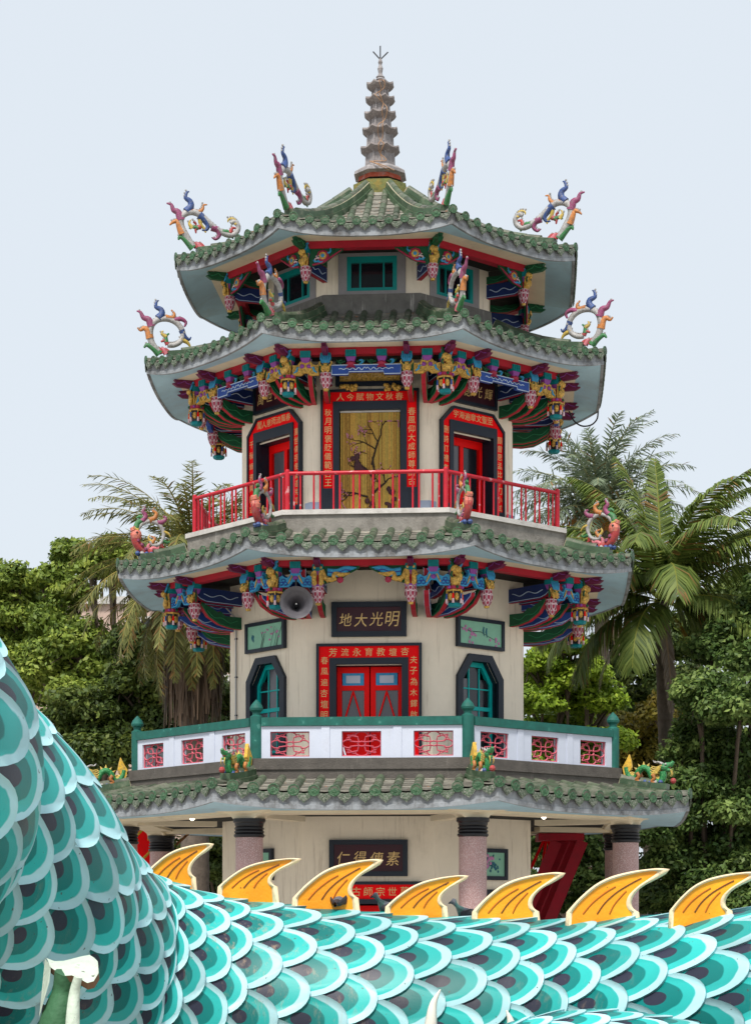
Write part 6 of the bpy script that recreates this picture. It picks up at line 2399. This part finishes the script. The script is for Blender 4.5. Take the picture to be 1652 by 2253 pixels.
palm('shaggy date palm with drooping fronds and brown skirt by the terrace corner', 'palm tree', 425, 1240, 65, 430, date_left, .42, 3, thatch=1100)
palm('tall date palm with orange fruit clusters behind the railing end', 'palm tree', 1318, 1130, 74, 1335, date_right, .27, 4, thatch=80, fruit=9)
palm('coconut palm with long glossy fronds and one hanging dead frond', 'palm tree', 1455, 1325, 65, 1478, coconut, .25, 5)
# ------------------------------------------------------------------ background buildings and small things round the pagoda
m_pinkwall = mat('pale_pink_tiled_facade', (.50, .37, .31), .8, .1, 1, dirt=((.3, .24, .2), .6, .5, .7, .4))
b0 = Vector((wx(230, 112), -DIST + 112, 0))
t = thing('apartment_building', 'pale pink apartment building glimpsed through the trees behind the dragon loop', 'building', T(*b0))
w_, h_ = 16.0, wz(1330, 112)
mb = MB()
mb.box((0, 5, h_ / 2), (w_, 10, h_), 0)
mb.build('wall', [m_pinkwall], t)
mb = MB()
mb.box((0, 5, h_ + .2), (w_ + .5, 10.5, .4), 0)
mb.build('roof', [m_coping], t)
for i in range(4):
    for j in range(int(h_ / 3.2)):
        x, z = -6 + i * 4, 1.9 + j * 3.2
        mb = MB()
        ringframe(mb, rect(-.85, .85, -.75, .75), rect(-.72, .72, -.62, .62), -.12, .02, 0)
        mb.box((0, -.05, 0), (.07, .06, 1.3), 0)
        o = mb.build('window', [m_coping], t, T(x, 0, z))
        mb = MB()
        mb.box((0, -.015, 0), (1.44, .02, 1.24), 0)
        mb.build('pane', [m_glass], o)

# low brick gate pier with the blue sign, iron fence
m_brick = mat('salmon_brick_tile', (.50, .27, .19), .8, .15, 4, .2, 30, rnd=.12)
m_joint = mat('pale_joint', (.45, .40, .36), .9)
dP = 75.0
x0, x1 = wx(1238, dP), wx(1358, dP)
zt = wz(1905, dP)
t = thing('gate_pier', 'salmon brick pier behind the red stair carrying a blue sign', 'pier', T((x0 + x1) / 2, -DIST + dP, 0))
W_ = x1 - x0
mb = MB()
mb.box((0, .5, zt / 2), (W_ - .03, 1.0, zt - .02), 0)
mb.build('core', [m_joint], t)
nr, nc = int(zt / .16), 7
ME_BRICK = MB().box((0, 0, 0), (W_ / nc - .018, .05, .142), 0).mesh('brick', [m_brick])
for r_ in range(nr):
    for c_ in range(nc):
        if .9 < r_ * .16:
            link('brick', ME_BRICK, t, T(-W_ / 2 + W_ / nc * (c_ + .5), -.012, (r_ + .5) * .16))
sx, sz0, sz1 = wx(1277, dP - .3), wz(1992, dP - .3), wz(1948, dP - .3)
t = thing('street_sign', 'small upright blue sign with white characters on the brick pier', 'sign', T(sx, -DIST + dP - .12, (sz0 + sz1) / 2))
mb = MB()
ringframe(mb, rect(-.22, .22, -.42, .42), rect(-.19, .19, -.39, .39), -.05, .03, 0)
mb.build('frame', [m_coping], t)
mb = MB()
mb.box((0, -.01, 0), (.38, .03, .78), 0)
mb.build('board', [m_blue], t)
for i, ch in enumerate('學校'):
    mb = MB()
    write(mb, ch, 0, 0, 0, .28)
    mb.build('character', [m_white], t, T(0, -.032, .19 - .38 * i))
dF = 80.0
fx0, fx1, fz = wx(1405, dF), wx(1480, dF), wz(1975, dF)
t = thing('iron_fence', 'low dark iron fence at the foot of the dense dark tree', 'fence', T((fx0 + fx1) / 2, -DIST + dF, 0))
for z in (fz - .1, fz - .7):
    mb = MB()
    mb.tube([(-(fx1 - fx0) / 2, 0, z), ((fx1 - fx0) / 2, 0, z)], .04, 5)
    mb.build('rail', [m_rod], t)
for i in range(14):
    mb = MB()
    mb.tube([((i / 13 - .5) * (fx1 - fx0), 0, 0), ((i / 13 - .5) * (fx1 - fx0), 0, fz)], .025, 5)
    mb.build('picket', [m_rod], t)

# red steel stair at the right, second stair with yellow handrails at the left
def slab_between(mb, a, b, w, th, mi=0):
    M, L = frame_to(a, b)
    mb.box((0, L / 2, 0), (w, L, th), mi, M)


P0, P1 = at(1252, 1852, 58.5), at(1160, 2075, 58.5)
t = thing('outdoor_staircase', 'red painted steel stair climbing beside the ground floor wall', 'staircase', T(P1.x, P1.y, 0))
o = -Vector((P1.x, P1.y, 0))
for s, (dx, dy) in enumerate(((-.36, .0), (.36, -.25))):
    mb = MB()
    slab_between(mb, P0 + o + Vector((dx, dy, 0)), P1 + o + Vector((dx, dy, 0)), .08, .32, 0)
    mb.build('stringer', [m_beam], t)
mb = MB()
slab_between(mb, P0 + o + Vector((0, -.1, -.02)), P1 + o + Vector((0, -.1, -.02)), .05, .04, 0)
M, L = frame_to(P0 + o + Vector((-.6, 0, .06)), P1 + o + Vector((-.6, 0, .06)))
vs = [P0 + o + Vector((-.4, .3, .02)), P0 + o + Vector((.4, .05, .02)), P1 + o + Vector((.4, .05, .02)), P1 + o + Vector((-.4, .3, .02))]
mb.add(vs + [v + Vector((.0, 0, .06)) for v in vs], [(3, 2, 1, 0), (4, 5, 6, 7), (0, 1, 5, 4), (1, 2, 6, 5), (2, 3, 7, 6), (3, 0, 4, 7)], 0)
mb.build('underside_plate', [m_beam], t)
mb = MB()
mb.box(P0 + o + Vector((-.25, .3, .12)), (1.3, 1.2, .2), 0)
mb.build('landing', [m_beam], t)
for i in range(3):
    mb = MB()
    a = at(1176 + i * 10, 1835, 58.8) + o
    mb.tube([a + Vector((.5 - .55 * i * .4, .2, .3)), a + Vector((-.1 + i * .2, .2, -1.0))], .045, 5)
    mb.build('baluster', [m_red], t)
Q0 = at(322, 1870, 58.5)
t = thing('service_stair', 'red panel with yellow slanting handrails under the lowest roof', 'staircase', T(Q0.x, Q0.y, 0))
o = -Vector((Q0.x, Q0.y, 0))
mb = MB()
c = at(322, 1880, 59.2) + o
mb.box(c, (.62, .1, 1.5), 0)
mb.build('panel', [m_red], t)
m_yel = mat('yellow_rail_paint', (.52, .32, .03), .5, .15, 5)
for (xa, ya, xb, yb_) in ((300, 1905, 382, 1822), (282, 1858, 318, 1822)):
    mb = MB()
    mb.tube([at(xa, ya, 58.4) + o, at(xb, yb_, 58.4) + o], .04, 6)
    mb.build('handrail', [m_yel], t)
mb = MB()
mb.tube([at(388, 1860, 58.9) + o, at(428, 1822, 58.9) + o], .04, 6)
mb.build('handrail', [mat('brown_rail_paint', (.20, .09, .03), .5)], t)
mb = MB()
mb.tube([at(327, 1850, 58.6) + o, at(327, 1818, 58.6) + o, at(334, 1812, 58.6) + o], .035, 6)
mb.build('hook', [m_yel], t)

# a broom leaning beside the terrace door
P = PM @ Vector((-.78, -A2 - .35, Z2F))
t = thing('broom', 'white handled broom leaning beside the red double doors', 'broom', T(*P))
mb = MB()
mb.tube([(.25, -.25, .12), (-.05, .2, 1.12)], .022, 6)
mb.build('handle', [m_white], t)
mb = MB()
mb.prism([(-.16, 0), (.16, 0), (.10, .16), (-.10, .16)], -.04, .04, 0, T(.28, -.28, 0))
mb.build('brush_head', [m_sky], t)
print('objects', len(bpy.data.objects), 'tris', sum(len(p.vertices) - 2 for m in bpy.data.meshes for p in m.polygons))
